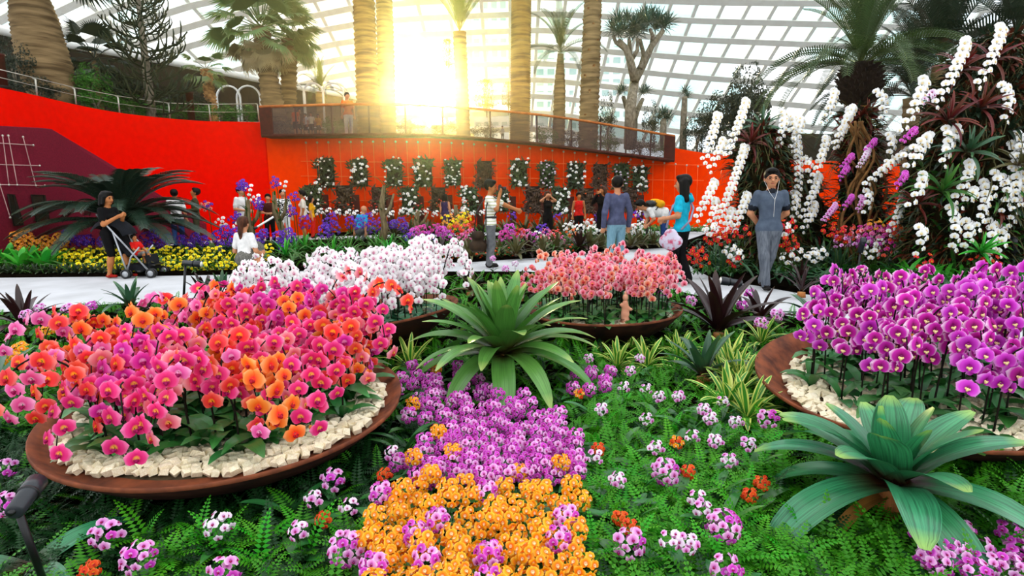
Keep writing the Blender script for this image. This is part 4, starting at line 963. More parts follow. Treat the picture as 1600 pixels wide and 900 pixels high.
for i, (u, v, y, rx_, rz_) in enumerate(((20, 100, 16.5, 30, 36), (140, 130, 18, 34, 26), (60, 140, 16.5, 40, 18), (150, 158, 17.8, 40, 16), (205, 166, 18.6, 36, 16), (255, 172, 19.6, 34, 15), (300, 175, 20.6, 32, 14), (345, 176, 21.4, 30, 13), (385, 178, 22, 28, 13), (190, 140, 20, 40, 22), (290, 158, 22, 36, 18))):
    bush('clipped green hedge bush behind the wire railing', u, v, y, rx_, rz_, 'green' if i not in (0, 2, 9, 10) else 'dark', group='hedge bushes behind the wire railing', nm='hedge_bush')
for i, (u, rz_) in enumerate(((440, 12), (520, 13), (640, 12), (690, 13), (760, 14), (850, 16), (890, 14), (950, 14), (1000, 14), (1040, 12))):
    bush('low planting seen through the balcony mesh', u, np.interp(u, [400, 700, 1055], [196, 200, 236]), np.interp(u, BT[:, 0], BT[:, 2]) + 1.9, 26, rz_, 'green' if i % 2 else 'dark', group='low plants behind the balcony mesh', nm='terrace_plant')
# white hoops
for i, (u, w, y) in enumerate(((360, 18, 26), (391, 18, 26.5), (462, 16, 28), (492, 15, 28), (523, 16, 28))):
    vt, vb = (134, 185) if u < 400 else (130, 185); c = at(u, vb, y); c[2] = terr_z(u) - .05; s_ = pxm(c); h_ = at(u, vt, y)[2] - c[2]; r = w / s_
    t_ = thing('garden_hoop', 'white steel garden hoop, %s' % ('first from the left', 'second from the left beside the fan palm', 'just right of the fan palm', 'fourth from the left', 'last one at the right')[i], 'hoop', c)
    P = [(-r, 0, 0)] + [(-r * math.cos(a), 0, h_ - r + r * math.sin(a)) for a in np.linspace(0, PI, 13)] + [(r, 0, 0)]; b = MB(); b.tube(P, .045, 6); b.build('arch', m_steel, t_)
    b = MB(); b.tube([(-r, 0, h_ * .35), (r, .3, h_ * .35)], .02, 5); b.build('brace', m_steel, t_)
# ================================================================== ORCHIDS IN BOWLS
m_lipy = mat('lip_yellow', '#f0b020', '#d98a18', rough=.5); m_lipm = mat('lip_magenta', '#a8105a', '#8a0c4a', rough=.5); m_lipw = mat('lip_cream', '#f3e3c0', '#e6b95a', rough=.5, scale=20); m_lipp = mat('lip_pink', '#dc8aac', '#c86a94', rough=.5); m_lipr = mat('lip_red', '#c01c30', '#9c1228', rough=.5)
def phal_mesh(name, mp, ml, broad=1.0):
    b = MB()
    def pet(th, L, W, y0, bulge, n=4, k=4):
        P = []
        for t_ in np.linspace(0, 1, n + 1):
            w = W * (math.sin(PI * min(1, .12 + .88 * t_ ** .8)) ** .6) * (1 if t_ < .98 else .55); row = []
            for u in np.linspace(-1, 1, k):
                r = .04 + (L - .04) * t_; x = r * math.cos(th) - u * w * math.sin(th); z = r * math.sin(th) + u * w * math.cos(th)
                row.append((x, y0 - bulge * math.sin(PI * t_) + .05 * u * u * W * 4 * t_ + .05 * t_ * t_, z))
            P.append(row)
        b.grid(np.array(P), 0)
    for th in (90, 212, 328): pet(math.radians(th), .47, .19, .015, .02)
    for th in (8, 172): pet(math.radians(th), .5, .33 * broad, -.01, .05)
    b.ell((0, -.07, -.10), (.07, .08, .10), 1, 7, 5); b.ell((-.075, -.06, -.06), (.05, .05, .06), 1, 6, 4); b.ell((.075, -.06, -.06), (.05, .05, .06), 1, 6, 4); b.ell((0, -.07, .02), (.04, .06, .04), 0, 6, 4)
    return b.mesh(name, [mp, ml])
FL = {}
for k, c, m_, e, r, lip in (('hotpink', '#ffd23e', '#e0166a', '#f4408a', '#ff86b8', m_lipm), ('coral', '#ffc22a', '#ee2f2a', '#f9554a', '#ff8f86', m_lipr), ('orange', '#ff2a3a', '#f4601c', '#fb8a3a', '#ffb070', m_lipr), ('magenta', '#f4b0d8', '#c8128c', '#e23aa4', '#f27cc4', m_lipm), ('salmon', '#ffd23e', '#f25f7c', '#fb93a0', '#ffc0c4', m_lipr), ('rose', '#f2c6e0', '#e84c9c', '#f47cba', '#ffb0d8', m_lipm),
                     ('purple_rim', '#6a0640', '#b01088', '#d428b4', '#ffd8f6', m_lipw), ('purple', '#7a0a54', '#bc1cb0', '#dc48d2', '#f0a4ea', m_lipw), ('white_blush', '#e8a0bc', '#fdf2f6', '#fffafc', '#ffffff', m_lipp), ('white', '#f2e6a0', '#fbfaf4', '#ffffff', '#ffffff', m_lipw),
                     ('pinkstripe', '#d02048', '#f5708e', '#fca8ba', '#ffe0e2', m_lipr), ('peach', '#e8402a', '#f8805e', '#fdb09a', '#ffdccc', m_lipr), ('yellow', '#f4c000', '#fde400', '#fff010', '#fff860', m_lipy),
                     ('mini_violet', '#f4c8f0', '#c428b4', '#dc50cc', '#ee90e4', m_lipm), ('mini_lilac', '#b0209c', '#e888d6', '#f4b4ea', '#fadcf6', m_lipm), ('mini_orange', '#fff0c8', '#fc8408', '#ffb01a', '#ffd050', m_lipw), ('mini_red', '#f0a020', '#d83a10', '#e8521c', '#f07a40', m_lipr), ('mini_pale', '#b0509c', '#eed0ec', '#f6e4f4', '#ffffff', m_lipm), ('vanda', '#f0e0ff', '#4a18a8', '#6428c8', '#8a58dc', m_lipm), ('redflower', '#f0c040', '#c8101a', '#e01c22', '#f04a40', m_lipy)):
    tr = .3 if 'white' not in k else .25
    FL[k] = phal_mesh('flower', petal('petal_' + k, c, m_, e, r, trans=tr), lip)
m_stem = mat('orchid_stem', '#1d1a12', '#100e0a', rough=.5, scale=20); m_gstem = mat('green_stem', '#3f5a22', '#2c4018', rough=.5, scale=20)
m_oleaf = leafmat('orchid_leaf', '#1c4a1e', '#2c6a2c', '#3c7e3a', streak=.18, rough=.3, rand=.25, trans=.08)
m_oleaf_b = leafmat('bluish_orchid_leaf', '#1c4428', '#2e6a46', '#4a8460', streak=.15, rough=.3, rand=.25, trans=.08)
oleaf = [strap_mesh('leaf', m_oleaf, L, W, a, bd, 6, 3, .3, .1, .5, .45) for L, W, a, bd in ((.24, .085, .75, 1.2), (.28, .09, 1.0, 1.5), (.2, .08, .5, .8), (.26, .075, 1.2, 1.3))]
oleaf_b = [strap_mesh('leaf', m_oleaf_b, L, W, a, bd, 6, 3, .3, .1, .5, .45) for L, W, a, bd in ((.24, .095, .75, 1.0), (.28, .10, 1.0, 1.3), (.2, .09, .5, .8))]
bud_b = MB(); bud_b.ell((0, 0, 0), (.5, .5, .62), a=7, b=5)
m_bud = mat('orchid_bud', '#d9773a', '#b8862c', rough=.5, scale=15); bud_me = bud_b.mesh('bud', [m_bud])
def stem_variant(H, reach, drop, nf, k, sp):
    """an arching flower stem with the sites of its flowers"""
    r = random.Random(k); b = MB(); c = np.array([(0, 0, 0), (reach * .06, r.uniform(-.02, .02), H * .45), (reach * .25, r.uniform(-.03, .03), H * .85), (reach * .58, r.uniform(-.02, .02), H), (reach * .88, 0, H - drop * .45), (reach, 0, H - drop)])
    P = spline(c, 18); b.tube(P, np.linspace(.0055, .0025, len(P)), 5); me = b.mesh('stem', [m_stem])
    d = np.r_[0, np.cumsum(np.linalg.norm(np.diff(P, axis=0), axis=1))]; L = d[-1]; st = L - sp * (nf - 1); sites = []
    for i in range(nf):
        q = np.array([np.interp(max(st + sp * i, L * .4), d, P[:, j]) for j in range(3)]); sites.append((q, (-1) ** i))
    b2 = MB()
    return me, sites, P[-1]
stone_me = []
m_stone = mat('cream_stone', '#f6ecd2', '#e2d3ac', scale=9, rough=.8, rand=.12, bump=.2)
for k in range(6):
    r = np.random.default_rng(k); b = MB(); b.smooth = False
    v = np.array([[x, y, z] for x in (-1, 1) for y in (-1, 1) for z in (-1, 1)]) * .5 * r.uniform(.75, 1.15, (8, 3)) * np.array((1, .85, .65)); top = np.array([[0, 0, .42]])
    b.add(np.vstack([v, top + r.uniform(-.12, .12, 3)]), [(0, 1, 3, 2), (4, 6, 7, 5), (0, 4, 5, 1), (2, 3, 7, 6), (0, 2, 6, 4), (1, 5, 8), (5, 7, 8), (7, 3, 8), (3, 1, 8)]); stone_me.append(b.mesh('stone', [m_stone]))
def bowl(name, lab, c, R, tx, ty, depth, spacing, n_obj, bareness=.8, rimw=.1):
    rot = Matrix.Rotation(math.atan(ty), 3, 'X') @ Matrix.Rotation(-math.atan(tx), 3, 'Y')
    t_ = thing(name, lab, 'planter', c); t_.rotation_euler = rot.to_euler(); hb = c[2] - .04; ri = R - rimw
    b = MB(); b.lathe([(.001, -hb), (.34 * R, -hb), (.62 * R, -hb * .82), (.85 * R, -hb * .42), (R, -.012), (R, .004), (R - .006, .008), (ri + rimw * .45, -depth * .45), (ri, -depth), (.001, -depth)], 72)
    b.m = [1 if i < 72 * 4 else 0 for i in range(len(b.f))]
    b.build('bowl', [m_rust, m_rustdark], t_)
    b = MB(); b.lathe([(ri + .01, -depth - .004), (ri * .6, -depth + .012), (.001, -depth + .015)], 48); b.build('gravel_bed', mat('gravel_base_' + name, '#5d4f38', '#3a3022', scale=25, rough=.9), t_)
    pts = []
    n = int(ri / spacing) + 1
    for i in range(-n, n + 1):
        for j in range(-n, n + 1):
            x = (i + .5 * (j % 2)) * spacing + U(-.3, .3) * spacing; y = j * spacing * .86 + U(-.3, .3) * spacing
            if math.hypot(x, y) < ri - spacing * .35: pts.append((x, y))
    wy = lambda q: (rot @ Vector((q[0], q[1], 0))).y + .25 * abs(q[0]) * 0
    pts.sort(key=wy); rest = MB(); rest.smooth = False
    for i, (x, y) in enumerate(pts):
        s = spacing * U(.8, 1.2); z = -depth + .012 + s * .22; M = xf((x, y, z), Euler((U(-.5, .5), U(-.5, .5), U(0, 6))).to_matrix(), s); me = stone_me[i % 6]
        if i < n_obj: link('stone', me, t_, M=M)
        else:
            V = np.array([M @ v.co for v in me.vertices]); rest.add(V, [tuple(p.vertices) for p in me.polygons])
    if rest.n: o = rest.build('gravel', [m_stone], t_); o['kind'] = 'stuff'
    return t_, rot, ri, depth
def fill_bowl(c, R, rot, depth, n, colours, labels, fs, nf, Hr, reach, drop, leaves, nl, group, rmax=.72, colfun=None, camfac=.6, sp=.62, seed=3, bias=(0, 0), nm='potted_orchid', lean_out=.6):
    rnd = random.Random(seed)
    var = [stem_variant(rnd.uniform(*Hr), rnd.uniform(*reach), rnd.uniform(*drop), rnd.randint(*nf), k + seed * 50, fs * sp) for k in range(10)]
    for i in range(n):
        r = R * rmax * math.sqrt((i + .5) / n); a = i * 2.39996 + rnd.uniform(-.25, .25); lx, ly = r * math.cos(a) + bias[0], r * math.sin(a) + bias[1]
        pos = np.array(c) + np.array(rot @ Vector((lx, ly, -depth + .02)))
        k, lab = colfun(lx, ly, rnd) if colfun else (lambda q: (colours[q], labels[q]))(rnd.randrange(len(colours)))
        sec = ('front' if ly < -.22 * R else 'back' if ly > .3 * R else 'middle') + (' left' if lx < -.22 * R else ' right' if lx > .22 * R else '')
        lab = lab.replace(' in the ', ' at the %s part of the ' % sec) if ' in the ' in lab else lab
        t_ = thing(nm, lab, 'orchid', pos, group)
        yaw = math.atan2(ly - .25 * R * camfac, lx) * lean_out + rnd.uniform(-.9, .9) + (1 - lean_out) * (-PI / 2) if r > .12 else rnd.uniform(-PI, PI)
        me, sites, tip = var[rnd.randrange(10)]; s = rnd.uniform(.88, 1.1); Rz = rotz(yaw)
        link('stem', me, t_, M=xf((0, 0, 0), Rz, s))
        for q, sd in sites:
            w = Rz @ Vector(q) * s; out = Rz @ Vector((1, sd * .7, -.12)); d = out * .75 + Vector((-.3 * (pos[0] / max(pos[1], 1)), -1, .12)) * camfac + Vector((rnd.gauss(0, .35), rnd.gauss(0, .35), rnd.gauss(0, .25)))
            side = Rz @ Vector((0, sd, 0)); w = w + side * fs * .33 + Vector((0, 0, -.06 * fs)) + d.normalized() * fs * .15
            kk = k if rnd.random() < .86 else colours[rnd.randrange(len(colours))]
            link('flower', FL[kk], t_, M=xf(w, face_dir(d, spin=rnd.uniform(-.35, .35)), fs * rnd.uniform(.85, 1.12)))
        if rnd.random() < .5: link('bud', bud_me, t_, M=xf(Rz @ Vector(tip) * s, s=.018))
        for j in range(nl):
            link('leaf', leaves[rnd.randrange(len(leaves))], t_, M=xf((0, 0, .005), rotz(j * 6.283 / nl + rnd.uniform(-.5, .5) + i), rnd.uniform(.75, 1.15) * (1 if fs > .09 else .9)))

# left bowl
cL = (-1.537, 3.054, .344)
_, rot, ri, dp = bowl('planter_bowl', 'wide rusty steel bowl of pink and red orchids on the left', cL, .9, -.023, .059, .05, .043, 300, rimw=.085)
def colL(x, y, r):
    q = r.random()
    if x < -.35: return ('coral', 'coral red moth orchid in the left bowl') if q < .35 else ('orange', 'orange moth orchid in the left bowl') if q < .55 else ('rose', 'rose pink moth orchid in the left bowl')
    if x > .4: return ('hotpink', 'hot pink moth orchid in the left bowl') if q < .45 else ('coral', 'coral red moth orchid in the left bowl') if q < .75 else ('salmon', 'salmon moth orchid in the left bowl')
    return ('hotpink', 'hot pink moth orchid in the left bowl') if q < .35 else ('magenta', 'magenta moth orchid in the left bowl') if q < .5 else ('coral', 'coral red moth orchid in the left bowl') if q < .72 else ('salmon', 'salmon moth orchid in the left bowl') if q < .86 else ('orange', 'orange moth orchid in the left bowl')
fill_bowl(cL, .9, rot, dp, 84, ['hotpink', 'coral', 'salmon', 'hotpink', 'magenta', 'rose'], None, .097, (9, 13), (.4, .62), (.2, .4), (.14, .3), oleaf, 5, 'orchids in the left bowl', rmax=.8, colfun=colL, seed=3, bias=(-.03, .08))
# right bowl
cR = (2.462, 3.377, .344)
_, rot, ri, dp = bowl('planter_bowl', 'wide rusty steel bowl of purple orchids on the right', cR, .912, .094 * .9, .104 * .9, .13, .046, 300, rimw=.17)
fill_bowl(cR, .912, rot, dp, 74, ['purple_rim', 'purple'], ['purple moth orchid with white petal margins in the right bowl', 'plain purple moth orchid in the right bowl'], .1, (8, 12), (.48, .7), (.12, .28), (.1, .28), oleaf, 3, 'orchids in the right bowl', rmax=.74, seed=11, bias=(.1, .08), camfac=.9)
# white bowl
cW = (-1.402, 5.282, .375)
_, rot, ri, dp = bowl('planter_bowl', 'rusty steel bowl overflowing with white orchids behind the pink ones', cW, .9, .10, -.03, .12, .05, 0, rimw=.15)
fill_bowl(cW, .9, rot, dp, 104, ['white_blush'], ['white moth orchid with blush heart in the middle bowl'], .078, (12, 16), (.5, .72), (.18, .38), (.16, .36), oleaf_b, 3, 'white orchids in the bowl behind', rmax=.92, seed=21, bias=(-.05, 0), camfac=.8)
# pink bowl
cP = (.906, 5.549, .33)
_, rot, ri, dp = bowl('planter_bowl', 'smaller rusty steel bowl of pink and peach orchids in front of the path', cP, .74, .022, 0, .06, .045, 0, rimw=.1)
fill_bowl(cP, .74, rot, dp, 96, ['pinkstripe', 'pinkstripe', 'peach', 'salmon'], ['pink orchid with red heart in the smaller bowl', 'pink orchid with red heart in the smaller bowl', 'peach orchid with red heart in the smaller bowl', 'salmon pink orchid in the smaller bowl'], .074, (9, 13), (.44, .6), (.1, .24), (.08, .22), oleaf, 3, 'orchids in the smaller bowl', rmax=.88, seed=31, camfac=1.0)
# terracotta figurine standing in the pink bowl's gravel
t_ = thing('figurine', 'small pale terracotta figurine standing in the gravel of the smaller bowl', 'figurine', (cP[0] + .10, cP[1] - .52, cP[2] - .045))
V, F, vt = sdf_mesh([((0, 0, .02), (0, 0, .1), .045, .03, 0, (1, 1, 1)), ((0, 0, .1), (0, 0, .2), .035, .025, 0, (1, 1, 1)), ((-.04, 0, .18), (.05, -.02, .14), .014, .014, 0, (1, 1, 1))], .01); link('figure_body', skinmesh('figure_body', V, F, vt, [mat('terracotta', '#e6a98c', '#c98a6c', rough=.7)]), t_)
b = MB(); b.ell((0, 0, .245), (.026, .026, .034), 0, 10, 8); b.ell((0, 0, .28), (.012, .012, .02), 0, 8, 6); b.build('head', MATS['terracotta'], t_)

# ================================================================== BROMELIADS
def leafset(nm, m, L, W, k=5, fold=.55, tipw=.0, curl=.0, wmax=.35, short=.25):
    """outer to inner leaves of a rosette"""
    out = []
    for i in range(5):
        f = i / 4; out.append(strap_mesh('leaf', m, L * (1 - short * f), W * (1 - .15 * f), .22 + 1.15 * f, (1.25 - .95 * f), 13, k, fold, .1 + tipw, wmax, .8, curl))
    return out
m_br_c = leafmat('green_bromeliad_leaf', '#5a4a1c', '#54883a', '#98b058', streak=.3, rough=.3, rand=.15, spec=.5)
m_br_r = leafmat('striped_bromeliad_leaf', '#4a2c18', '#348256', '#86ac50', streak=.5, rough=.28, rand=.12, spec=.5)
m_br_d = leafmat('burgundy_bromeliad_leaf', '#1c0a0c', '#2c1414', '#3c241a', streak=.3, rough=.3, rand=.2, spec=.45)
m_br_g = leafmat('bluegreen_bromeliad_leaf', '#3a2a18', '#335a3c', '#5a7c50', streak=.25, rough=.3, rand=.2, spec=.45)
m_br_o = leafmat('olive_bromeliad_leaf', '#4a2a1c', '#54502c', '#6a6a3c', streak=.3, rough=.35, rand=.25, spec=.4)
m_var = leafmat('variegated_leaf', '#3a7a28', '#3f8a2c', '#5a9a3a', edge='#d8e070', edgew=.26, streak=.15, rough=.35, rand=.15, trans=.2)
m_dry = leafmat('dry_leaf', '#7a4a1c', '#a0682c', '#c08a4a', rough=.7, rand=.2)
LS = {}
def rosette(nm, lab, pos, L, W, n, m, group=None, up0=0., up1=1., tilt=0., stem=0., key=None, cat='bromeliad', fold=.55, tipw=0., wmax=.35, short=.25):
    key = (m.name, round(L / max(W, 1e-3)), fold, tipw)
    if key not in LS: LS[key] = leafset(nm, m, 1.0, W / L, fold=fold, tipw=tipw, wmax=wmax, short=short)
    t_ = thing(nm, lab, cat, pos, group)
    if stem:
        b = MB(); b.tube([(0, 0, -.02), (0, 0, stem)], [.06, .05], 8); b.build('stump', m_dry, t_)
    for i in range(n):
        f = up0 + (up1 - up0) * i / max(1, n - 1); k = min(4, int(f * 5)); a = i * 2.39996 + U(-.15, .15)
        link('leaf', LS[key][k], t_, M=xf((.02 * math.cos(a), .02 * math.sin(a), stem + .04 * f), rotz(a) @ roty(U(-.1, .1)) @ rotx(U(-.12, .12)), L * U(.86, 1.08)))
    return t_
rosette('bromeliad', 'large green bromeliad with broad glossy leaves in the centre of the bed', gnd(787, 604, .05), .78, .15, 54, m_br_c, stem=.24, fold=.35, wmax=.45)
t_ = rosette('bromeliad', 'large striped blue-green bromeliad in the right foreground', gnd(1388, 815, .05), .66, .16, 28, m_br_r, stem=.16, fold=.3, tipw=.12, wmax=.55, short=.5, up1=.95)
for a in (3.5, 5.7): link('dry_leaf', LS[(m_br_r.name, round(.66 / .16), .3, .12)][0], t_, M=xf((0, 0, .12), rotz(a) @ roty(.2), (.45, .25, .45))).material_slots[0].link = 'OBJECT'
for o in t_.children:
    if o.name.startswith('dry_leaf'): o.material_slots[0].material = m_dry
for lab, u, v, L, W, n, m, u0, u1 in (
    ('tall burgundy bromeliad with upright leaves right of the smaller bowl', 1122, 528, .78, .13, 13, m_br_d, .3, 1.0),
    ('blue-green vase bromeliad below the burgundy one', 1098, 600, .46, .08, 14, m_br_g, .25, 1.0),
    ('dark wide bromeliad beside the small black spotlight', 1185, 512, .52, .09, 15, m_br_d, .1, .9),
    ('dark green bromeliad at the left lip of the right bowl', 1275, 512, .5, .08, 14, m_br_g, .2, 1.),
    ('thin dark bromeliad beside the walking man', 1252, 462, .5, .06, 10, m_br_d, .4, 1.),
    ('dark olive bromeliad at the left edge near the path', 40, 520, .58, .085, 16, m_br_d, .1, 1.0),
    ('green bromeliad on the path side behind the pink orchids', 205, 488, .48, .08, 14, m_br_g, .2, 1.0),
    ('upright burgundy bromeliad next to the small spotlight behind the pink orchids', 322, 478, .5, .08, 12, m_br_d, .5, 1.0),
    ('grey-green upright bromeliad between the pink and white orchids', 350, 480, .55, .085, 9, m_br_g, .55, 1.0),
    ('dark bromeliad tucked under the white orchids', 405, 476, .42, .08, 12, m_br_d, .15, .95),
    ('bromeliad with arching leaf between the left and white bowls', 555, 530, .42, .07, 10, m_br_g, .1, .8),
    ('dark bromeliad at the very left edge beside the orange orchids', -20, 640, .5, .09, 14, m_br_g, .1, .9),
    ('olive bromeliad behind the centre rosette near the path', 812, 470, .45, .085, 14, m_br_o, .2, 1.0),
    ('small olive bromeliad right of the white orchids', 735, 462, .38, .075, 12, m_br_o, .1, .9)):
    rosette('bromeliad', lab, gnd(u, v, .05), L, W, n, m, up0=u0, up1=u1, stem=.05)
for i, (u, v, L) in enumerate(((612, 560, .36), (640, 578, .34), (585, 545, .32), (985, 545, .26), (1010, 575, .3), (965, 575, .28), (1138, 640, .36), (1160, 612, .34), (1168, 658, .34), (1140, 575, .36), (1190, 538, .32), (1060, 560, .28), (1150, 598, .34), (940, 545, .28), (1130, 600, .3))):
    rosette('variegated_plant', 'green plant with yellow leaf margins in front of the bowls', gnd(u, v, .05), L, L * .15, 22, m_var, group='variegated plants in the near bed', cat='plant', fold=.3, wmax=.5)
# flat broad leaves at the lower left corner
rosette('broad_leaf_plant', 'plant with broad pale green leaves behind the black spotlight', gnd(45, 905, .04), .42, .13, 6, m_br_r, up0=.05, up1=.3, cat='plant')
# ================================================================== NEAR BED: FERNS AND SMALL ORCHIDS
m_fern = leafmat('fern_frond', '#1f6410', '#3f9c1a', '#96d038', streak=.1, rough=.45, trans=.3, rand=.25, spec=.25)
m_fern_shade = leafmat('shade_fern_frond', '#0c2a10', '#133c1a', '#225526', streak=.1, rough=.45, trans=.15, rand=.2, spec=.25)  # darker fern colour holds the left bowl's shade at the lower left
def frond_arrays(L, n, leaf, a0, bend, seed):
    """flat-leafleted fern frond as vertex / uv arrays"""
    r = np.random.default_rng(seed); V = []; F = []; UVs = []; x = z = 0.; prev = 0
    for i in range(n):
        t_ = (i + .5) / n; a = a0 - bend * t_; x += L / n * math.cos(a); z += L / n * math.sin(a)
        l = leaf * (math.sin(PI * min(1, .2 + .8 * t_)) ** .8) * (1.15 - .4 * t_) * r.uniform(.85, 1.1); w = L / n * .46
        T_ = np.array((math.cos(a), 0, math.sin(a))); q = np.array((x, 0, z))
        for s in (-1, 1):
            d = np.array((math.cos(a) * .35, s, math.sin(a) * .35 - .15)); d /= np.linalg.norm(d); k = len(V)
            V += [q, q + d * l * .4 + T_ * w, q + d * l, q + d * l * .4 - T_ * w]; F.append((k, k + 1, k + 2, k + 3)); UVs += [(.5, t_ * .5), (.7, .4 + .4 * t_), (.5, .98), (.3, .4 + .4 * t_)]
    return np.array(V), np.array(F), np.array(UVs)
FR = [frond_arrays(U(.13, .2), 13, U(.03, .045), U(.8, 1.25), U(.9, 1.6), k) for k in range(8)]
def scatter(name, lab, cat, m, spots, variants=FR, smin=.7, smax=1.25, tilt=.25, kind='stuff'):
    Vs = []; Fs = []; Us = []; n = 0
    for (x, y, z) in spots:
        V, F, Uv = variants[random.randrange(len(variants))]; s = U(smin, smax); a = U(0, 2*PI); c, sn = math.cos(a), math.sin(a); tx, ty = U(-tilt, tilt), U(-tilt, tilt)
        W = V * s; W = np.stack([W[:, 0] * c - W[:, 1] * sn, W[:, 0] * sn + W[:, 1] * c, W[:, 2]], 1); W[:, 2] += W[:, 0] * tx + W[:, 1] * ty
        Vs.append(W + (x, y, z)); Fs.append(F + n); Us.append(Uv); n += len(V)
    V = np.concatenate(Vs); F = np.concatenate(Fs); Uv = np.concatenate(Us); me = bpy.data.meshes.new(name); me.from_pydata(V.tolist(), [], F.tolist()); me.materials.append(m)
    li = np.zeros(len(me.loops), np.int32); me.loops.foreach_get('vertex_index', li); ul = me.uv_layers.new(name='UVMap'); ul.data.foreach_set('uv', Uv[li].ravel()); me.update()
    o = link(name, me); tag(o, lab, cat, kind=kind); return o
POTS = [(cL, .62), (cR, .62), (cW, .6), (cP, .5)]
def free(x, y, k=1.0): return all(math.hypot(x - c[0], y - c[1]) > r * k for c, r in POTS)
def inpoly(u, v, poly):
    c = False; j = len(poly) - 1
    for i in range(len(poly)):
        (a, b), (d, e) = poly[i], poly[j]
        if (b > v) != (e > v) and u < (d - a) * (v - b) / (e - b) + a: c = not c
        j = i
    return c
P_OR = [(585, 770), (640, 735), (760, 742), (890, 735), (915, 790), (915, 960), (565, 960), (572, 850)]
P_PU = [(612, 580), (690, 560), (770, 596), (880, 645), (912, 700), (905, 752), (720, 750), (630, 752), (615, 722), (660, 690), (690, 668), (628, 648)]
P_PU2 = [(905, 572), (955, 572), (965, 598), (920, 622), (880, 620)]
def px_of(p):
    q = CR.T @ (np.asarray(p, float) - np.array([0, 0, CAM_H])); return 800 + FPX * q[0] / -q[2], 450 - FPX * q[1] / -q[2]
near_edge = [(gnd(u, v, .05)[0], gnd(u, v, .05)[1]) for u, v in near_pts]
def in_bed(x, y): return y < np.interp(x, [p[0] for p in near_edge], [p[1] for p in near_edge]) - .15
sp_b, sp_d = [], []
for _ in range(30000):
    y = 1.3 + 8.5 * random.random() ** 1.5; x = U(-1.05, 1.05) * (y + .6)
    if not in_bed(x, y) or not free(x, y): continue
    if y > 5.2 and random.random() < .45: continue
    u, v = px_of((x, y, .1))
    if inpoly(u, v, P_OR) or inpoly(u, v, P_PU):
        if random.random() < .8: continue
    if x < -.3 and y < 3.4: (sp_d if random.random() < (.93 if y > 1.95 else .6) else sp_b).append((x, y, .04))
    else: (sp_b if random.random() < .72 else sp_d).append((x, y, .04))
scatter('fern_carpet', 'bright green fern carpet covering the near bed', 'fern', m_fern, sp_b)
scatter('shade_dark_ferns', 'ferns darkened in colour for shade under the bowls and at the lower left', 'fern', m_fern_shade, sp_d, smin=.6, smax=1.05)
# ferns large enough to pick out
fern_me = []
for V, F, Uv in FR:
    me = bpy.data.meshes.new('frond'); me.from_pydata(V.tolist(), [], F.tolist()); me.materials.append(m_fern); li = np.zeros(len(me.loops), np.int32); me.loops.foreach_get('vertex_index', li); ul = me.uv_layers.new(name='UVMap'); ul.data.foreach_set('uv', Uv[li].ravel()); fern_me.append(me)
k_ = 0
for (u, v) in [(u, v) for v in range(640, 905, 36) for u in range(930, 1200, 42)] + [(u, v) for v in range(850, 905, 34) for u in range(240, 560, 60)] + [(1240, 880), (1230, 760), (1265, 850), (1530, 890), (1585, 870)]:
    g = gnd(u + U(-14, 14), v + U(-12, 12), .05); t_ = thing('fern', 'green feathery fern ' + ('left of the orange strip' if u < 600 else 'beside the striped bromeliad' if u > 1190 else 'right of the orange strip, ' + zone(u, v, 1060, 760)), 'fern', g, 'ferns in the near bed')
    for j in range(7): link('frond', fern_me[(k_ + j) % 8], t_, M=xf((0, 0, .01), rotz(j * .9 + U(-.3, .3)) @ roty(U(-.35, .1)), U(.8, 1.2)))
    k_ += 1
# broad strap leaves lying among the ferns
for i in range(26):
    g = gnd(U(930, 1200) if i % 2 else U(330, 640), U(640, 890), .05)
    if not free(g[0], g[1], 1.15): continue
    rosette('strap_leaf_plant', 'small plant with plain green strap leaves among the ferns', g, .24, .05, 6, m_oleaf, group='strap-leaved plants among the ferns', cat='plant', up0=.1, up1=.7, fold=.4, wmax=.5)

mini_leaf = [strap_mesh('leaf', m_oleaf, .13, .045, .6, .7, 5, 3, .3, .1, .5, .5), strap_mesh('leaf', m_oleaf, .16, .05, .9, 1.0, 5, 3, .3, .1, .5, .5)]
mini_stem = {}
def ministem(h, k, m=None):
    key = (round(h, 1), k)
    if key not in mini_stem:
        b = MB(); r = random.Random(k)
        for j in range(2):
            dx, dy = r.uniform(-.25, .25), r.uniform(-.25, .25); b.tube([(0, 0, 0), (dx * .2, dy * .2, .5), (dx * .6, dy * .6, .85), (dx, dy, 1)], [.012, .01, .008, .006], 4)
        mini_stem[key] = b.mesh('stem', [m_gstem])
    return mini_stem[key]
def bloom(nm, lab, pos, top, cols, n, fs, rad, group=None, leaves=None, nl=3, cat='orchid', ls=1., cam=.6, tall=1.0):
    """a plant whose flowers gather in a head at height top (world z) above pos"""
    pos = np.array(pos, float); h = max(.05, top - pos[2]); t_ = thing(nm, lab, cat, pos, group)
    link('stem', ministem(h, random.randrange(3)), t_, M=xf((0, 0, 0), rotz(U(0, 6)), (h * .8, h * .8, h)))
    for i in range(n):
        f = (i + .5) / n; a = i * 2.39996; el = 1.1 - 2.0 * f; d = Vector((math.cos(a) * math.cos(el), math.sin(a) * math.cos(el) , math.sin(el) * tall)); w = Vector((d.x * rad, d.y * rad, d.z * rad + h))
        dd = d + Vector((0, -cam, .15)) + Vector((random.gauss(0, .25), random.gauss(0, .25), random.gauss(0, .2)))
        link('flower', FL[cols[i % len(cols)] if random.random() < .8 else random.choice(cols)], t_, M=xf(w, face_dir(dd, spin=U(-.4, .4)), fs * U(.85, 1.15)))
    for j in range(nl): link('leaf', random.choice(leaves or mini_leaf), t_, M=xf((0, 0, .01), rotz(j * 2.1 + U(-.5, .5)), ls * U(.8, 1.2)))
    return t_
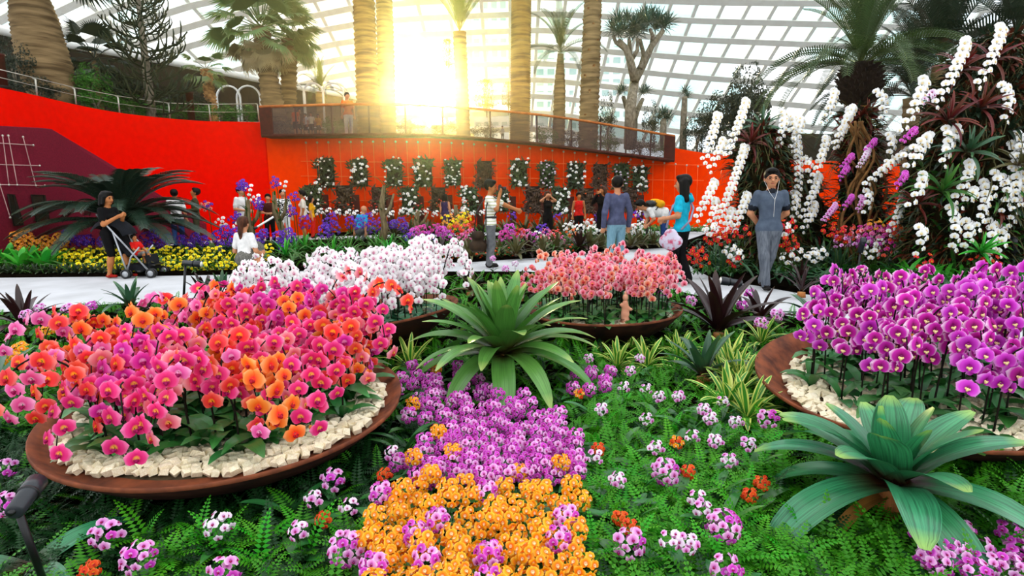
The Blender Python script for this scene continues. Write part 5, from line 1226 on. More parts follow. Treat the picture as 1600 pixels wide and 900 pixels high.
def mini_at(u, v, cols, lab, group, n=9, fs=.034, rad=.05, z=.2, tight=.8, nm='miniature_orchid'):
    q = gnd(u, v, z); bloom(nm, lab, (q[0], q[1], .05), z, cols, int(n * 1.5), fs * 1.05, rad * tight, group)
for gi in range(400):
    v = 738 + (gi // 11) * 24 + U(-9, 9); u = 575 + (gi % 11) * 33 + (gi // 11 % 2) * 16 + U(-9, 9)
    if not inpoly(u, v, P_OR): continue
    if random.random() < .14: mini_at(u, v, ['mini_lilac', 'mini_violet'], 'lilac miniature orchid growing among the orange ones ' + zone(u, v, 745, 830), 'lilac orchids among the orange ones', 12, .036, .055, z=.24)
    else: mini_at(u, v, ['mini_orange'], 'bright orange miniature orchid of the front strip, ' + zone(u, v, 745, 830), 'orange miniature orchids in the front strip', 10, .038, .052, z=U(.17, .25))
for gi in range(900):
    v = 560 + (gi // 20) * 15 + U(-6, 6); u = 605 + (gi % 20) * 21 + U(-8, 8)
    if not (inpoly(u, v, P_PU) or inpoly(u, v, P_PU2)): continue
    q = gnd(u, v, .18)
    if not free(q[0], q[1], 1.4): continue
    if random.random() < .05: mini_at(u, v, ['mini_orange'], 'orange miniature orchid standing among the purple ones', 'orange orchids among the purple ones', 10, .036, .05)
    else: mini_at(u, v, ['mini_violet', 'mini_violet', 'mini_lilac'], 'violet miniature orchid below the centre bromeliad, ' + zone(u, v, 755, 660), 'violet miniature orchids in the strip', 11, .036, .055, z=U(.14, .2))
pale = [(1040, 738, 'L', 16, 'large lilac miniature orchid head standing alone on the right of the fern carpet'), (1132, 822, 'L', 18, 'large lilac miniature orchid near the striped bromeliad'), (984, 850, 'L', 12, 'lilac miniature orchid beside the orange strip near the lower edge'), (1136, 892, 'L', 9, 'lilac miniature orchid cut by the lower edge of the picture'),
  (1200, 655, 'L', 9, 'lilac miniature orchid above the leaf tips of the striped bromeliad'), (520, 750, 'L', 8, 'lilac miniature orchid under the rim of the left bowl'), (540, 858, 'L', 16, 'lilac miniature orchid left of the orange strip'), (215, 872, 'L', 12, 'lilac miniature orchid below the left bowl'), (165, 835, 'L', 9, 'violet-lilac miniature orchid in the shade of the left bowl'), (350, 893, 'L', 7, 'lilac miniature orchid at the lower edge left of centre'), (8, 788, 'L', 8, 'lilac miniature orchid beside the front spotlight'), (5, 733, 'L', 6, 'small lilac orchid left of the rusty bowl rim'), (340, 822, 'W', 8, 'pale pink miniature orchid below the front of the left bowl')]
for u, v, k, n, lab in pale: mini_at(u, v, ['mini_lilac', 'mini_lilac', 'mini_violet'] if k == 'L' else ['mini_pale'], lab, None, n, .04, .05 + .0015 * n, z=.18)
for u, v in ((1030, 620), (1010, 608), (940, 640), (965, 750), (1090, 780), (1100, 798), (1100, 640), (1110, 655), (1130, 628), (1082, 682), (1170, 695), (1047, 845), (1025, 700), (1000, 560), (985, 580), (545, 792), (465, 830), (612, 708), (920, 560), (1060, 620), (975, 605), (930, 715), (1118, 690), (1010, 655), (1150, 660), (1075, 850), (1140, 720), (490, 780)):
    mini_at(u, v, ['mini_pale', 'mini_lilac'], 'pale pink miniature orchid scattered in the fern carpet', 'pale miniature orchids scattered in the ferns', random.randint(5, 8), .034, .042, z=.2)
for u, v in ((935, 702), (970, 812), (1172, 775), (1058, 692), (600, 742), (505, 812), (140, 892), (572, 846), (985, 825), (1190, 755), (905, 615), (1075, 738)):
    mini_at(u, v, ['mini_red', 'mini_orange'] if v < 700 else ['mini_red'], 'small red-orange miniature orchid dotted in the fern carpet', 'red-orange miniature orchids dotted in the ferns', 8, .03, .038, z=.17)
for i in range(16): mini_at(U(1440, 1610), U(830, 895), ['mini_lilac', 'mini_violet'], 'lilac miniature orchid under the striped bromeliad at the lower right', 'lilac orchids at the lower right', 9, .034, .05, z=.17)
for u, v, c in ((40, 492, 'mini_lilac'), (62, 482, 'mini_lilac'), (92, 500, 'mini_orange'), (75, 515, 'mini_orange'), (142, 478, 'mini_violet'), (105, 482, 'mini_lilac'), (1028, 474, 'mini_violet'), (1035, 460, 'mini_violet'), (1080, 470, 'mini_lilac'), (1172, 458, 'mini_violet'), (1160, 478, 'mini_violet'), (1215, 492, 'mini_lilac'), (1190, 505, 'mini_lilac'), (770, 404, 'mini_lilac'), (790, 420, 'mini_lilac'), (805, 412, 'mini_pale'), (720, 428, 'mini_pale'), (15, 560, 'mini_orange'), (30, 545, 'mini_orange')):
    mini_at(u, v, [c], 'small %s orchid at the path edge of the near bed' % {'mini_lilac': 'lilac', 'mini_orange': 'orange', 'mini_violet': 'violet', 'mini_pale': 'pale pink'}[c], 'small orchids along the path edge', 8, .05, .065, z=.3)

# spotlights on spikes
m_lamp = mat('charcoal_lamp', '#26292e', '#1c1f24', rough=.35, spec=.4)
def spotlight(lab, base, head, aim, s):
    t_ = thing('garden_spotlight', lab, 'spotlight', base); h = np.array(head) - np.array(base); a = np.array(aim, float); a /= np.linalg.norm(a)
    b = MB(); b.tube([(0, 0, -.03), h - a * .02 * s], .016 * s, 8); b.build('spike', m_black, t_)
    b = MB(); b.tube([h - a * .05 * s, h - a * .045 * s, h + a * .1 * s, h + a * .11 * s, h + a * .19 * s], [.03 * s, .038 * s, .04 * s, .046 * s, .046 * s], 16); hd = b.build('lamp_head', m_lamp, t_)
    b = MB(); b.tube([h + a * .085 * s, h + a * .092 * s], .0475 * s, 16); b.build('ring', m_black, hd)
    b = MB(); b.tube([h + a * .185 * s, h + a * .192 * s], .038 * s, 12); b.build('lens', m_steel, hd)
    b = MB(); b.tube([h - a * .03 * s + np.array((0, -.035 * s, 0)), h - a * .03 * s + np.array((0, .035 * s, 0))], .014 * s, 8); b.build('swivel', m_black, t_)
hh = at(30, 790, 1.78); aim = at(66, 742, 1.95) - hh; spotlight('black spotlight on a spike in front of the left bowl', tuple(gnd(80, 935, .03)), hh, aim, .72)
for lab, u, v, ub, vb, y, ax in (('black spotlight beside the dark bromeliad right of centre', 1152, 442, 1160, 500, 6.0, (-1, 0, .15)), ('small black spotlight behind the pink orchids on the left', 292, 411, 285, 475, 7.2, (1, 0, -.1)), ('black spotlight in front of the orchid tower among red flowers', 1345, 390, 1340, 420, 8.6, (.2, 0, 1)), ('black spotlight at the far right of the tower bed', 1585, 390, 1583, 415, 8.4, (0, .2, 1))):
    b0 = at(ub, vb, y); b0[2] = .06; spotlight(lab, b0, at(u, v, y), ax, .95)

# ================================================================== FAR BEDS
sl_g = leafmat('bed_strap_leaf', '#2a5a1c', '#3c7a26', '#6a9a3a', rand=.3, trans=.2, rough=.4)
def strap_arrays(L, W, a0, bend, n=5):
    P = strap(L, W, a0, bend, n, 3, .3, .05, .4, .6); a, b_ = P.shape[:2]; F = np.array([(i*b_+j, i*b_+j+1, (i+1)*b_+j+1, (i+1)*b_+j) for i in range(a-1) for j in range(b_-1)]); u, v = np.meshgrid(np.linspace(0, 1, b_), np.linspace(0, 1, a)); return P.reshape(-1, 3), F, np.stack([u.ravel(), v.ravel()], 1)
SV = [strap_arrays(U(.3, .5), U(.03, .06), U(.7, 1.35), U(.5, 1.4)) for _ in range(8)]
spots = []
for _ in range(2600):
    u = U(-60, 1040); f = random.random(); v0 = np.interp(u, [p[0] for p in far_near], [p[1] for p in far_near]); v1 = np.interp(u, [p[0] for p in far_back[::-1]], [p[1] for p in far_back[::-1]])
    spots.append(gnd(u, v0 + (v1 - v0) * f, .05))
scatter('bed_greenery', 'green strap-leaved underplanting of the far flower bed', 'plants', sl_g, spots, SV, .6, 1.1)
spots = []
for _ in range(2200):
    u = U(1065, 1750); v = U(375, 500)
    if inpoly(u, v, right_pts): spots.append(gnd(u, v, .05))
scatter('tower_bed_greenery', 'dark green underplanting below the orchid towers', 'plants', leafmat('dark_bed_leaf', '#1a3a18', '#26522a', '#3f7038', rand=.3, trans=.12), spots, SV, .6, 1.2)
spots = [gnd(U(480, 1115), U(357, 364), .05) for _ in range(500)]
scatter('wall_bed_greenery', 'green plants along the foot of the orange wall', 'plants', sl_g, spots, SV, .8, 1.5)

GL = [strap_mesh('leaf', sl_g, .42, .05, 1.1, 1.0, 6, 3, .3, .05, .4, .6), strap_mesh('leaf', sl_g, .36, .045, .8, 1.0, 6, 3, .3, .05, .4, .6)]
def bed(nm, lab, u, v, y, cols, n, fs, rad, group, leaves=None, nl=4, cat='flower', ls=1., tall=1., cam=.8):
    q = at(u, v, y); bloom(nm, lab, (q[0], q[1], .06), q[2], cols, n, fs, rad, group, leaves or GL, nl, cat, ls, cam, tall)
def ybed(u, f):
    """distance of the far bed at column u, f=0 front edge .. 1 back edge"""
    v0 = np.interp(u, [p[0] for p in far_near], [p[1] for p in far_near]); v1 = np.interp(u, [p[0] for p in far_back[::-1]], [p[1] for p in far_back[::-1]]); return gnd(u, v0 + (v1 - v0) * f, .05)[1]
for gi in range(84):
    u = 100 + (gi % 28) * 10.4 + U(-4, 4); row = gi // 28
    bed('yellow_flower', 'yellow flower clump in the far bed along the path', u, (418, 405, 394)[row] + U(-4, 4), ybed(u, (.06, .25, .42)[row]), ['yellow'], 6, .085, .10, 'yellow flowers of the far bed', nl=3, ls=.5)
for u, v in ((405, 392), (412, 400), (418, 388), (398, 402)): bed('yellow_flower', 'yellow flower clump behind the white orchids', u, v, ybed(u, .1), ['yellow'], 6, .08, .1, 'yellow flowers behind the white orchids', nl=2, ls=.5)
for u, v in ((6, 382), (22, 372), (32, 385), (48, 378), (58, 384), (40, 366), (70, 378), (82, 384), (90, 374), (14, 392), (98, 378), (36, 392)): bed('orange_spike', 'orange flower spike at the left of the far bed', u, v, ybed(u, .55), ['mini_orange'], 16, .1, .1, 'orange flower spikes', tall=1.6)
for u, v in ((10, 396), (0, 388), (26, 394), (15, 378)): bed('red_flower', 'red flower cluster at the left end of the far bed', u, v - 8, ybed(u, .85), ['redflower'], 10, .07, .1, 'red flowers at the left end')
for u, v, h in ((98, 378, 1), (112, 374, 1), (105, 368, 1), (126, 377, 1), (138, 376, 1), (160, 378, 1), (168, 384, 1), (228, 374, 1.3), (233, 384, 1), (240, 366, 1), (252, 382, 1), (262, 374, 1), (283, 376, 1), (297, 382, 1), (305, 372, 1), (318, 377, 1), (340, 370, 1.2), (352, 362, 1.2), (345, 386, 1), (360, 372, 1.2), (367, 366, 1.2), (362, 384, 1), (404, 374, 1.2), (412, 366, 1),
                (434, 372, 1.3), (450, 368, 1.4), (456, 376, 1.3), (440, 384, 1), (476, 348, 1.6), (512, 352, 1.6), (518, 344, 1.6), (506, 362, 1.4), (522, 358, 1.6), (547, 348, 1.4), (560, 350, 1.4), (575, 344, 1.6), (582, 356, 1.5), (597, 350, 1.5), (614, 351, 1.0), (627, 350, 1.5), (632, 356, 1.2)):
    bed('vanda_orchid', 'deep violet orchid spike in the far bed', u, v, ybed(u, .6 if v > 360 else .85), ['vanda'], 18, .1, .125 * h / 1.2, 'violet orchid spikes of the far bed', tall=1.5, nl=5, cat='orchid')
# paddle leaves, edging and big green rosettes
m_pad = leafmat('paddle_leaf', '#2a7a1c', '#35a02a', '#7ac84a', streak=.15, rough=.35, rand=.2, trans=.25)
for i, u in enumerate((-8, 14, 34, 52, 70, 88)): rosette('paddle_leaf_plant', 'bright green paddle-leaved plant at the left of the far bed', gnd(u, 422 - (i % 2) * 5, .06), .62, .17, 9, m_pad, 'paddle-leaved plants at the left', .4, 1.0, cat='plant', fold=.4, wmax=.6)
m_edge = leafmat('dark_edging_leaf', '#1a2416', '#283a20', '#3c5030', rand=.3, rough=.4)
for i, u in enumerate(range(-10, 190, 13)): rosette('edging_plant', 'dark small-leaved edging plant along the path', gnd(u, 426.5, .06), .2, .05, 12, m_edge, 'dark edging plants along the path', .1, 1.0, cat='plant')
rosette('dark_rosette', 'dark glossy rosette plant below the slit windows', gnd(60, 402, .06), .85, .12, 16, m_edge, None, .2, 1.0, cat='plant')
for i, (u, v) in enumerate(((462, 398), (478, 392), (500, 398), (520, 400), (590, 392), (608, 396), (640, 392), (655, 396), (545, 398), (447, 402))): rosette('green_rosette', 'bright green strap-leaved plant behind the white orchids', gnd(u, v, .06), .6, .06, 14, m_pad if i % 2 else sl_g, 'green rosettes behind the white orchids', .3, 1.0, cat='plant')
for i, (u, v, L) in enumerate(((690, 402, .6), (735, 404, .6), (718, 398, .5), (806, 402, .65), (826, 398, .6), (848, 400, .6), (870, 394, .6), (780, 398, .5), (905, 392, .7), (922, 392, .7), (1000, 386, .6), (985, 388, .6), (760, 396, .5), (940, 390, .6), (1020, 384, .5))): rosette('bromeliad', 'olive bromeliad in the far bed', gnd(u, v, .06), L, L * .16, 16, m_br_o if i % 4 else m_br_d, 'bromeliads along the far bed', .25, 1.0)
for u, v, c, n in ((648, 365, 'mini_violet', 24), (658, 360, 'magenta', 16), (665, 370, 'mini_violet', 20), (640, 372, 'vanda', 12), (690, 362, 'mini_violet', 24), (700, 368, 'mini_violet', 16), (672, 374, 'vanda', 10), (680, 358, 'magenta', 12), (722, 372, 'rose', 16), (735, 366, 'rose', 16), (728, 358, 'coral', 12), (744, 376, 'rose', 12), (715, 350, 'orange', 12), (738, 352, 'redflower', 12), (712, 360, 'redflower', 12), (725, 346, 'yellow', 10),
                   (788, 368, 'magenta', 18), (796, 358, 'mini_violet', 16), (802, 372, 'magenta', 14), (784, 380, 'mini_violet', 10), (812, 364, 'redflower', 12), (822, 366, 'rose', 16), (815, 374, 'pinkstripe', 12), (832, 372, 'mini_violet', 12), (842, 368, 'white', 10), (852, 364, 'rose', 16), (860, 372, 'pinkstripe', 14), (848, 358, 'vanda', 12), (868, 366, 'coral', 12), (875, 376, 'rose', 10), (893, 364, 'orange', 10), (898, 372, 'peach', 10), (845, 376, 'peach', 10),
                   (888, 356, 'white', 12), (896, 350, 'white', 12), (905, 358, 'white', 14), (915, 352, 'white', 12), (922, 348, 'white', 12), (926, 360, 'white', 12), (938, 352, 'white', 10), (936, 364, 'white', 8), (985, 358, 'white', 14), (996, 356, 'white', 14), (1008, 360, 'white', 10), (1002, 350, 'white', 8), (940, 346, 'vanda', 10), (990, 336, 'vanda', 10), (936, 338, 'vanda', 10), (868, 348, 'redflower', 10), (872, 340, 'vanda', 10), (1004, 338, 'vanda', 8), (800, 338, 'vanda', 8), (858, 342, 'white', 6)):
    bed('bed_orchid', '%s orchid clump in the middle of the far bed' % {'mini_violet': 'violet', 'magenta': 'magenta', 'vanda': 'deep purple', 'rose': 'rose pink', 'coral': 'coral', 'orange': 'orange', 'redflower': 'scarlet', 'yellow': 'yellow', 'pinkstripe': 'pink', 'white': 'white', 'peach': 'peach'}[c], u, v, ybed(u, .45 if v > 355 else .95), [c], n, .1, .15, 'orchid clumps of the middle bed', nl=4, cat='orchid')
for u, v in ((692, 397), (702, 400), (712, 394), (722, 402), (732, 397), (745, 402), (760, 398), (772, 394), (680, 402), (890, 388), (796, 400), (800, 392), (664, 404)): bed('bedding_flower', 'low orange-red bedding flower at the path edge of the far bed', u, v, ybed(u, .03), ['mini_red'], 7, .07, .11, 'low orange-red bedding flowers', nl=4, ls=.5)

# cycad
m_cyc = leafmat('cycad_leaf', '#14241a', '#22382a', '#4c5e42', rand=.25, trans=.05, rough=.35, spec=.4)
cyf = [frond_mesh('frond', m_cyc, 2.0, 46, .34, .038, a, bd, .25, .03, .5) for a, bd in ((.75, 1.35), (1.2, 1.25), (.35, 1.0))]
cb = at(192, 360, 13.6); t_ = thing('cycad', 'big dark green cycad with arching feather fronds behind the pushchair', 'cycad', (cb[0], cb[1], .05)); b = MB(); b.tube([(0, 0, 0), (0, 0, .45), (0, 0, .8)], [.3, .28, .16], 12); b.build('trunk', m_bootdark, t_)
for i in range(62):
    f = i / 61; link('frond', cyf[2] if f < .25 else cyf[0] if f < .6 else cyf[1], t_, M=xf((0, 0, .72 + .15 * f), rotz(i * 2.39996) @ roty(U(-.12, .12)), U(.92, 1.12)))

# driftwood hung with orchids
m_drift = mat('driftwood', '#8a7a5a', '#54462f', scale=6, rough=.9, stretch=(3, 3, .6), bump=.5)
for lab, u, vb, vt, y, dx in (('crooked driftwood post with violet and white orchids, left of a pair', 392, 382, 312, 15.6, -4), ('crooked driftwood post with violet and white orchids, right of a pair', 442, 380, 300, 16.2, -14), ('driftwood post with fern tuft by the orange wall', 597, 375, 290, 17.0, 3), ('pale driftwood stump beside the yellow flowers', 722, 372, 320, 18, -10), ('small driftwood post left of the white wall flowers', 650, 374, 330, 18, 4)):
    g = at(u, vb, y); g[2] = .05; tp_ = at(u + dx, vt, y) - g; t_ = thing('driftwood_post', lab, 'driftwood', g); b = MB(); b.tube([tp_ * 0, tp_ * .3 + np.array((.06, 0, 0)), tp_ * .65 + np.array((-.06, 0, 0)), tp_], [.13, .1, .09, .05], 8); b.build('trunk', m_drift, t_)
    b = MB(); b.tube([tp_ * .45, tp_ * .6 + np.array((.2, 0, .05)), tp_ * .8 + np.array((.3, 0, .1))], [.06, .05, .03], 7); b.build('branch', m_drift, t_)
    for j in range(14): link('leaf', GL[j % 2], t_, M=xf(tp_ * U(.35, 1.0), rotz(U(0, 6)), U(.8, 1.3)))
for lab, u, v, y, c, n in (('violet orchid crowning the left driftwood post', 379, 290, 15.4, ['vanda'], 14), ('white orchid near the top of the left driftwood post', 389, 297, 15.4, ['white'], 4), ('white orchid on the side of the left driftwood post', 401, 311, 15.4, ['white'], 6), ('violet orchid on the side of the left driftwood post', 404, 319, 15.4, ['vanda'], 12), ('violet orchid low on the left driftwood post', 372, 340, 15.4, ['vanda'], 8), ('violet orchid crowning the right driftwood post', 431, 285, 16, ['vanda'], 8), ('white orchid near the top of the right driftwood post', 443, 291, 16, ['white'], 4), ('violet orchid on the right arm of the driftwood', 459, 307, 16, ['vanda'], 6), ('violet orchid hanging at the right driftwood post', 457, 330, 16, ['vanda'], 8), ('violet orchid beside the olive-shirted man', 324, 322, 16, ['vanda', 'peach'], 10), ('white orchids beside the white pole', 346, 346, 15.4, ['white'], 6), ('violet pair of orchids above the white pole', 366, 342, 15.4, ['vanda'], 6), ('white orchid by the crouching woman', 375, 352, 14, ['white'], 6)):
    q = at(u, v, y); t_ = thing('mounted_orchid', lab, 'orchid', q)
    for i in range(n):
        a = i * 2.39996; r = .16 * math.sqrt((i + .5) / n); d = Vector((math.cos(a) * .6, -1, math.sin(a) * .5)); link('flower', FL[c[i % len(c)]], t_, M=xf((r * math.cos(a), -.05, r * math.sin(a)), face_dir(d), .11))
    b = MB(); b.tube([(0, .12, .06 - q[2]), (0, .09, -.3), (0, .02, 0)], .012, 5); b.build('stem', m_gstem, t_)
pq = [at(398, 357, 14.2), at(427, 339, 14.6)]; t_ = thing('pole', 'white pole held up in front of the red wall', 'pole', pq[0]); b = MB(); b.tube([(0, 0, 0), pq[1] - pq[0]], .025, 8); b.build('shaft', m_steel, t_); b = MB(); b.tube([(-.02, 0, -.01), (.06, 0, .03)], .034, 8); b.build('grip', m_lamp, t_)

# wall planters
m_wleaf = leafmat('wall_planter_leaf', '#1c2a14', '#33481f', '#566a30', rand=.3, trans=.15); m_wleaf2 = leafmat('bronze_wall_leaf', '#2a1a14', '#4c3420', '#6a5030', rand=.3, trans=.15)
WV = [strap_arrays(U(.18, .3), U(.04, .06), U(.2, 1.2), U(.5, 1.2), 4) for _ in range(6)]
def leafpanel(m, seed):
    random.seed(seed); Vs = []; Fs = []; Us = []; n = 0
    for _ in range(150):
        V, F, Uv = WV[random.randrange(6)]; R = np.array(face_dir((U(-.6, .6), -1, U(-.3, .6)))) @ np.array(rotx(-PI/2)) @ np.array(rotz(U(0, 6))); W = V @ R.T + (U(-.3, .3), U(-.1, 0), U(-.52, .52)); Vs.append(W); Fs.append(F + n); Us.append(Uv); n += len(V)
    V = np.concatenate(Vs); F = np.concatenate(Fs); Uv = np.concatenate(Us); me = bpy.data.meshes.new('leaf_mass'); me.from_pydata(V.tolist(), [], F.tolist()); me.materials.append(m); li = np.zeros(len(me.loops), np.int32); me.loops.foreach_get('vertex_index', li); ul = me.uv_layers.new(name='UVMap'); ul.data.foreach_set('uv', Uv[li].ravel()); return me
LP = [leafpanel(m_wleaf, 1), leafpanel(m_wleaf, 2), leafpanel(m_wleaf2, 3)]; random.seed(99)
bk = MB(); bk.smooth = False; bk.box((0, .06, 0), (.6, .1, 1.06)); bk_me = bk.mesh('backing', [m_bootdark])
po = MB(); po.smooth = False; po.box((0, 0, 0), (.3, .12, 1)); po_me = po.mesh('post', [m_brownpost])
TOPR = [(508, 270, 1.05, 'w'), (561, 270, 1.0, 'W'), (616, 270, 1.0, 'w'), (662, 270, 1.05, 'W'), (708, 270, .95, 'w'), (757, 272, 1.0, 'n'), (812, 271, 1.0, 'W'), (855, 273, 1.0, 'p'), (900, 275, 1.0, 'W'), (938, 275, .92, 'n'), (971, 275, .95, 'p'), (1001, 280, .95, 'W')]
ordn = ('first', 'second', 'third', 'fourth', 'fifth', 'sixth', 'seventh', 'eighth', 'ninth', 'tenth', 'eleventh', 'last')
def wall_planter(lab, u, v, s, k, dy, posts=False):
    y = wall_y(u) - dy; c = at(u, v, y); t_ = thing('wall_planter', lab, 'planter', c, 'planters on the orange wall'); link('backing', bk_me, t_, M=xf((0, .02, 0), s=s)); o = link('leaf_mass', LP[2 if k == 'n' else random.randrange(2)], t_, M=xf((0, 0, 0), s=(s * 1.1, s, s))); o['kind'] = 'stuff'
    if posts: link('post', po_me, t_, M=xf((.42, .05, (.05 - c[2]) / 2), s=(.8, 1, c[2] + .3)))
    n = {'w': 22, 'W': 18, 'p': 22, 'n': 3}[k]; f = {'w': .085, 'W': .125, 'p': .08, 'n': .07}[k]
    for i in range(n):
        x = U(-.36, .36); z = U(-.52, .6); link('flower', FL['white' if k in 'wW' else 'mini_pale' if k == 'p' else 'mini_red'], t_, M=xf((x * s, -.14, z * s), face_dir((U(-.7, .7), -1, U(-.3, .3))), f * U(.85, 1.2)))
for i, (u, v, s, k) in enumerate(TOPR): wall_planter('%s planter from the left in the upper row on the orange wall' % ordn[i], u, v, s, k, .22)
LOWR = [(489, 312, 1.0, 'W'), (538, 312, 1.0, 'n'), (592, 312, .9, 'n'), (640, 314, 1.0, 'W'), (685, 312, .9, 'n'), (733, 314, 1.0, 'W'), (785, 314, .8, 'w'), (833, 312, 1.0, 'n'), (876, 314, 1.0, 'W'), (917, 314, .95, 'n'), (985, 312, .9, 'n')]
for i, (u, v, s, k) in enumerate(LOWR): wall_planter('%s planter from the left in the lower row by the orange wall' % ordn[i], u, v, s, k, 1.0, True)
for u in list(range(500, 780, 14)) + [880, 898, 1000, 1020]:
    bed('white_wall_orchid', 'white orchid in the row along the foot of the orange wall', u + U(-3, 3), 332 + U(-3, 3), wall_y(u) - 1.7, ['white'], 5, .14, .13, 'white orchids along the wall foot', cat='orchid')
for u in range(510, 760, 36): bed('red_wall_flower', 'thin red flower stalk in front of the orange wall', u, 322 + U(-6, 4), wall_y(u) - 1.3, ['redflower'], 8, .08, .2, 'red flower stalks before the wall', cat='flower')
for u, v in ((718, 346), (708, 352), (700, 344), (726, 340)): bed('yellow_orchid', 'yellow orchid cluster left of the man in striped polo', u, v, 17, ['yellow', 'mini_orange'], 12, .11, .2, 'yellow orchids by the photographer', cat='orchid')
for i, (u, v) in enumerate(((820, 345), (790, 345), (842, 350), (860, 352), (880, 340), (668, 348), (640, 345), (616, 345))): rosette('dark_bromeliad', 'dark bronze bromeliad at the back of the far bed', at(u, v + 12, 19) * np.array((1, 1, 0)) + np.array((0, 0, .06)), .9, .13, 14, m_br_o, 'bronze bromeliads before the wall', .3, 1.0)
# ================================================================== ORCHID TOWERS
m_core = mat('mossy_core', '#2c2412', '#14100a', scale=5, rough=.95, bump=.8, spec=0)
m_tl = leafmat('tower_dark_leaf', '#16241a', '#1e3824', '#38583a', rand=.3, trans=.1); m_tr = leafmat('tower_red_leaf', '#2a0c08', '#5c1a10', '#8a3018', rand=.3, trans=.15); m_tm = leafmat('tower_moss', '#3c3a1c', '#4e4c24', '#6a6030', rand=.3, trans=.2, rough=.8); m_tg = leafmat('tower_green_leaf', '#2c5a1c', '#3a6e28', '#5a8a34', rand=.3, trans=.2)
TV = {'leaf': [strap_arrays(U(.25, .45), U(.035, .07), U(.3, 1.2), U(.6, 1.6)) for _ in range(8)], 'thin': [strap_arrays(U(.4, .8), U(.008, .018), U(-.2, .6), U(.9, 1.5)) for _ in range(8)]}
def cover(t_, name, m, path, rad, n, kind, v0=0., v1=1., smin=.7, smax=1.2):
    Vs = []; Fs = []; Us = []; k = 0; ts = np.linspace(0, 1, len(path))
    for _ in range(n):
        f = U(v0, v1); c = np.array([np.interp(f, ts, path[:, j]) for j in range(3)]); r = np.interp(f, ts, rad); a = U(-PI * 1.08, .08 * PI); V, F, Uv = TV[kind][random.randrange(8)]
        W = (V * U(smin, smax)) @ np.array(rotz(a) @ roty(U(-.5, .5)) @ rotx(U(-.6, .6))).T + c + np.array((math.cos(a) * r, math.sin(a) * r, 0)) * U(.86, 1.02); Vs.append(W); Fs.append(F + k); Us.append(Uv); k += len(V)
    V = np.concatenate(Vs); F = np.concatenate(Fs); Uv = np.concatenate(Us); me = bpy.data.meshes.new(name); me.from_pydata(V.tolist(), [], F.tolist()); me.materials.append(m); li = np.zeros(len(me.loops), np.int32); me.loops.foreach_get('vertex_index', li); ul = me.uv_layers.new(name='UVMap'); ul.data.foreach_set('uv', Uv[li].ravel()); me.update()
    o = link(name, me, t_); o['kind'] = 'stuff'
def tower(lab, pts, y, n, mix):
    """pts (u, v, half width px) from the foot up"""
    P = np.array([at(u, v, y) for u, v, w in pts]); P[0, 2] = .03; R = np.array([w / pxm(p) for (u, v, w), p in zip(pts, P)]); base = P[0].copy(); P = P - base
    t_ = thing('orchid_tower', lab, 'tower', base); ps = spline(np.c_[P, R], 26); rr_ = ps[:, 3] * (1 + RNG.uniform(-.08, .08, len(ps)))
    b = MB(); b.tube(ps[:, :3], rr_, 18); b.v[-1] += RNG.normal(0, .03, b.v[-1].shape); b.build('mossy_core', m_core, t_)
    for nm, m_, k, sh in (('dark_foliage', m_tl, 'leaf', mix[0]), ('red_foliage', m_tr, 'leaf', mix[1]), ('hanging_moss', m_tm, 'thin', mix[2]), ('green_foliage', m_tg, 'leaf', mix[3])): cover(t_, nm, m_, ps[:, :3], rr_, int(n * sh), k, *((.1, .95) if nm != 'green_foliage' else (0, .45)))
    return t_
tower('moss and bromeliad covered orchid tower behind the walking man', [(1195, 432, 36), (1195, 390, 34), (1192, 330, 34), (1190, 270, 36), (1190, 225, 36), (1192, 200, 14)], 10.8, 1500, (.3, .25, .35, .1))
tower('tall orchid tower hung with white sprays at the right edge', [(1515, 440, 95), (1515, 380, 92), (1525, 300, 95), (1535, 220, 92), (1552, 150, 78), (1570, 90, 52), (1580, 62, 18)], 9.4, 3800, (.36, .24, .28, .12))
tower('vine-wrapped tower under the date palm', [(1345, 425, 34), (1348, 370, 30), (1345, 310, 28), (1340, 250, 24), (1338, 200, 18), (1338, 168, 12)], 11.0, 1100, (.3, .34, .3, .06))
tower('low leafy orchid mound between the two big towers', [(1270, 425, 30), (1268, 390, 30), (1262, 345, 24), (1258, 300, 18), (1256, 270, 6)], 11.6, 600, (.4, .2, .2, .2))
# bare vines looping around the palm tower
m_vine = mat('brown_vine', '#8a6238', '#5a3c20', scale=8, rough=.85, bump=.3)
for i in range(9):
    r = random.Random(i); y = 10.3 + r.uniform(-.3, .3); us = [1335 + r.uniform(-14, 14), 1345 + r.uniform(-25, 35), 1350 + r.uniform(-30, 40), 1345 + r.uniform(-35, 35), 1350 + r.uniform(-30, 30)]
    P = np.array([at(u, v, y + r.uniform(-.2, .2)) for u, v in zip(us, (190, 245, 300, 355, 422))]); P[-1, 2] = .05; b0 = P[-1].copy(); t_ = thing('vine', 'bare brown vine looping down the tower below the date palm', 'vine', b0, 'vines on the palm tower'); b = MB(); b.tube(spline(P - b0, 18), .022, 6); b.build('vine_stem', m_vine, t_)
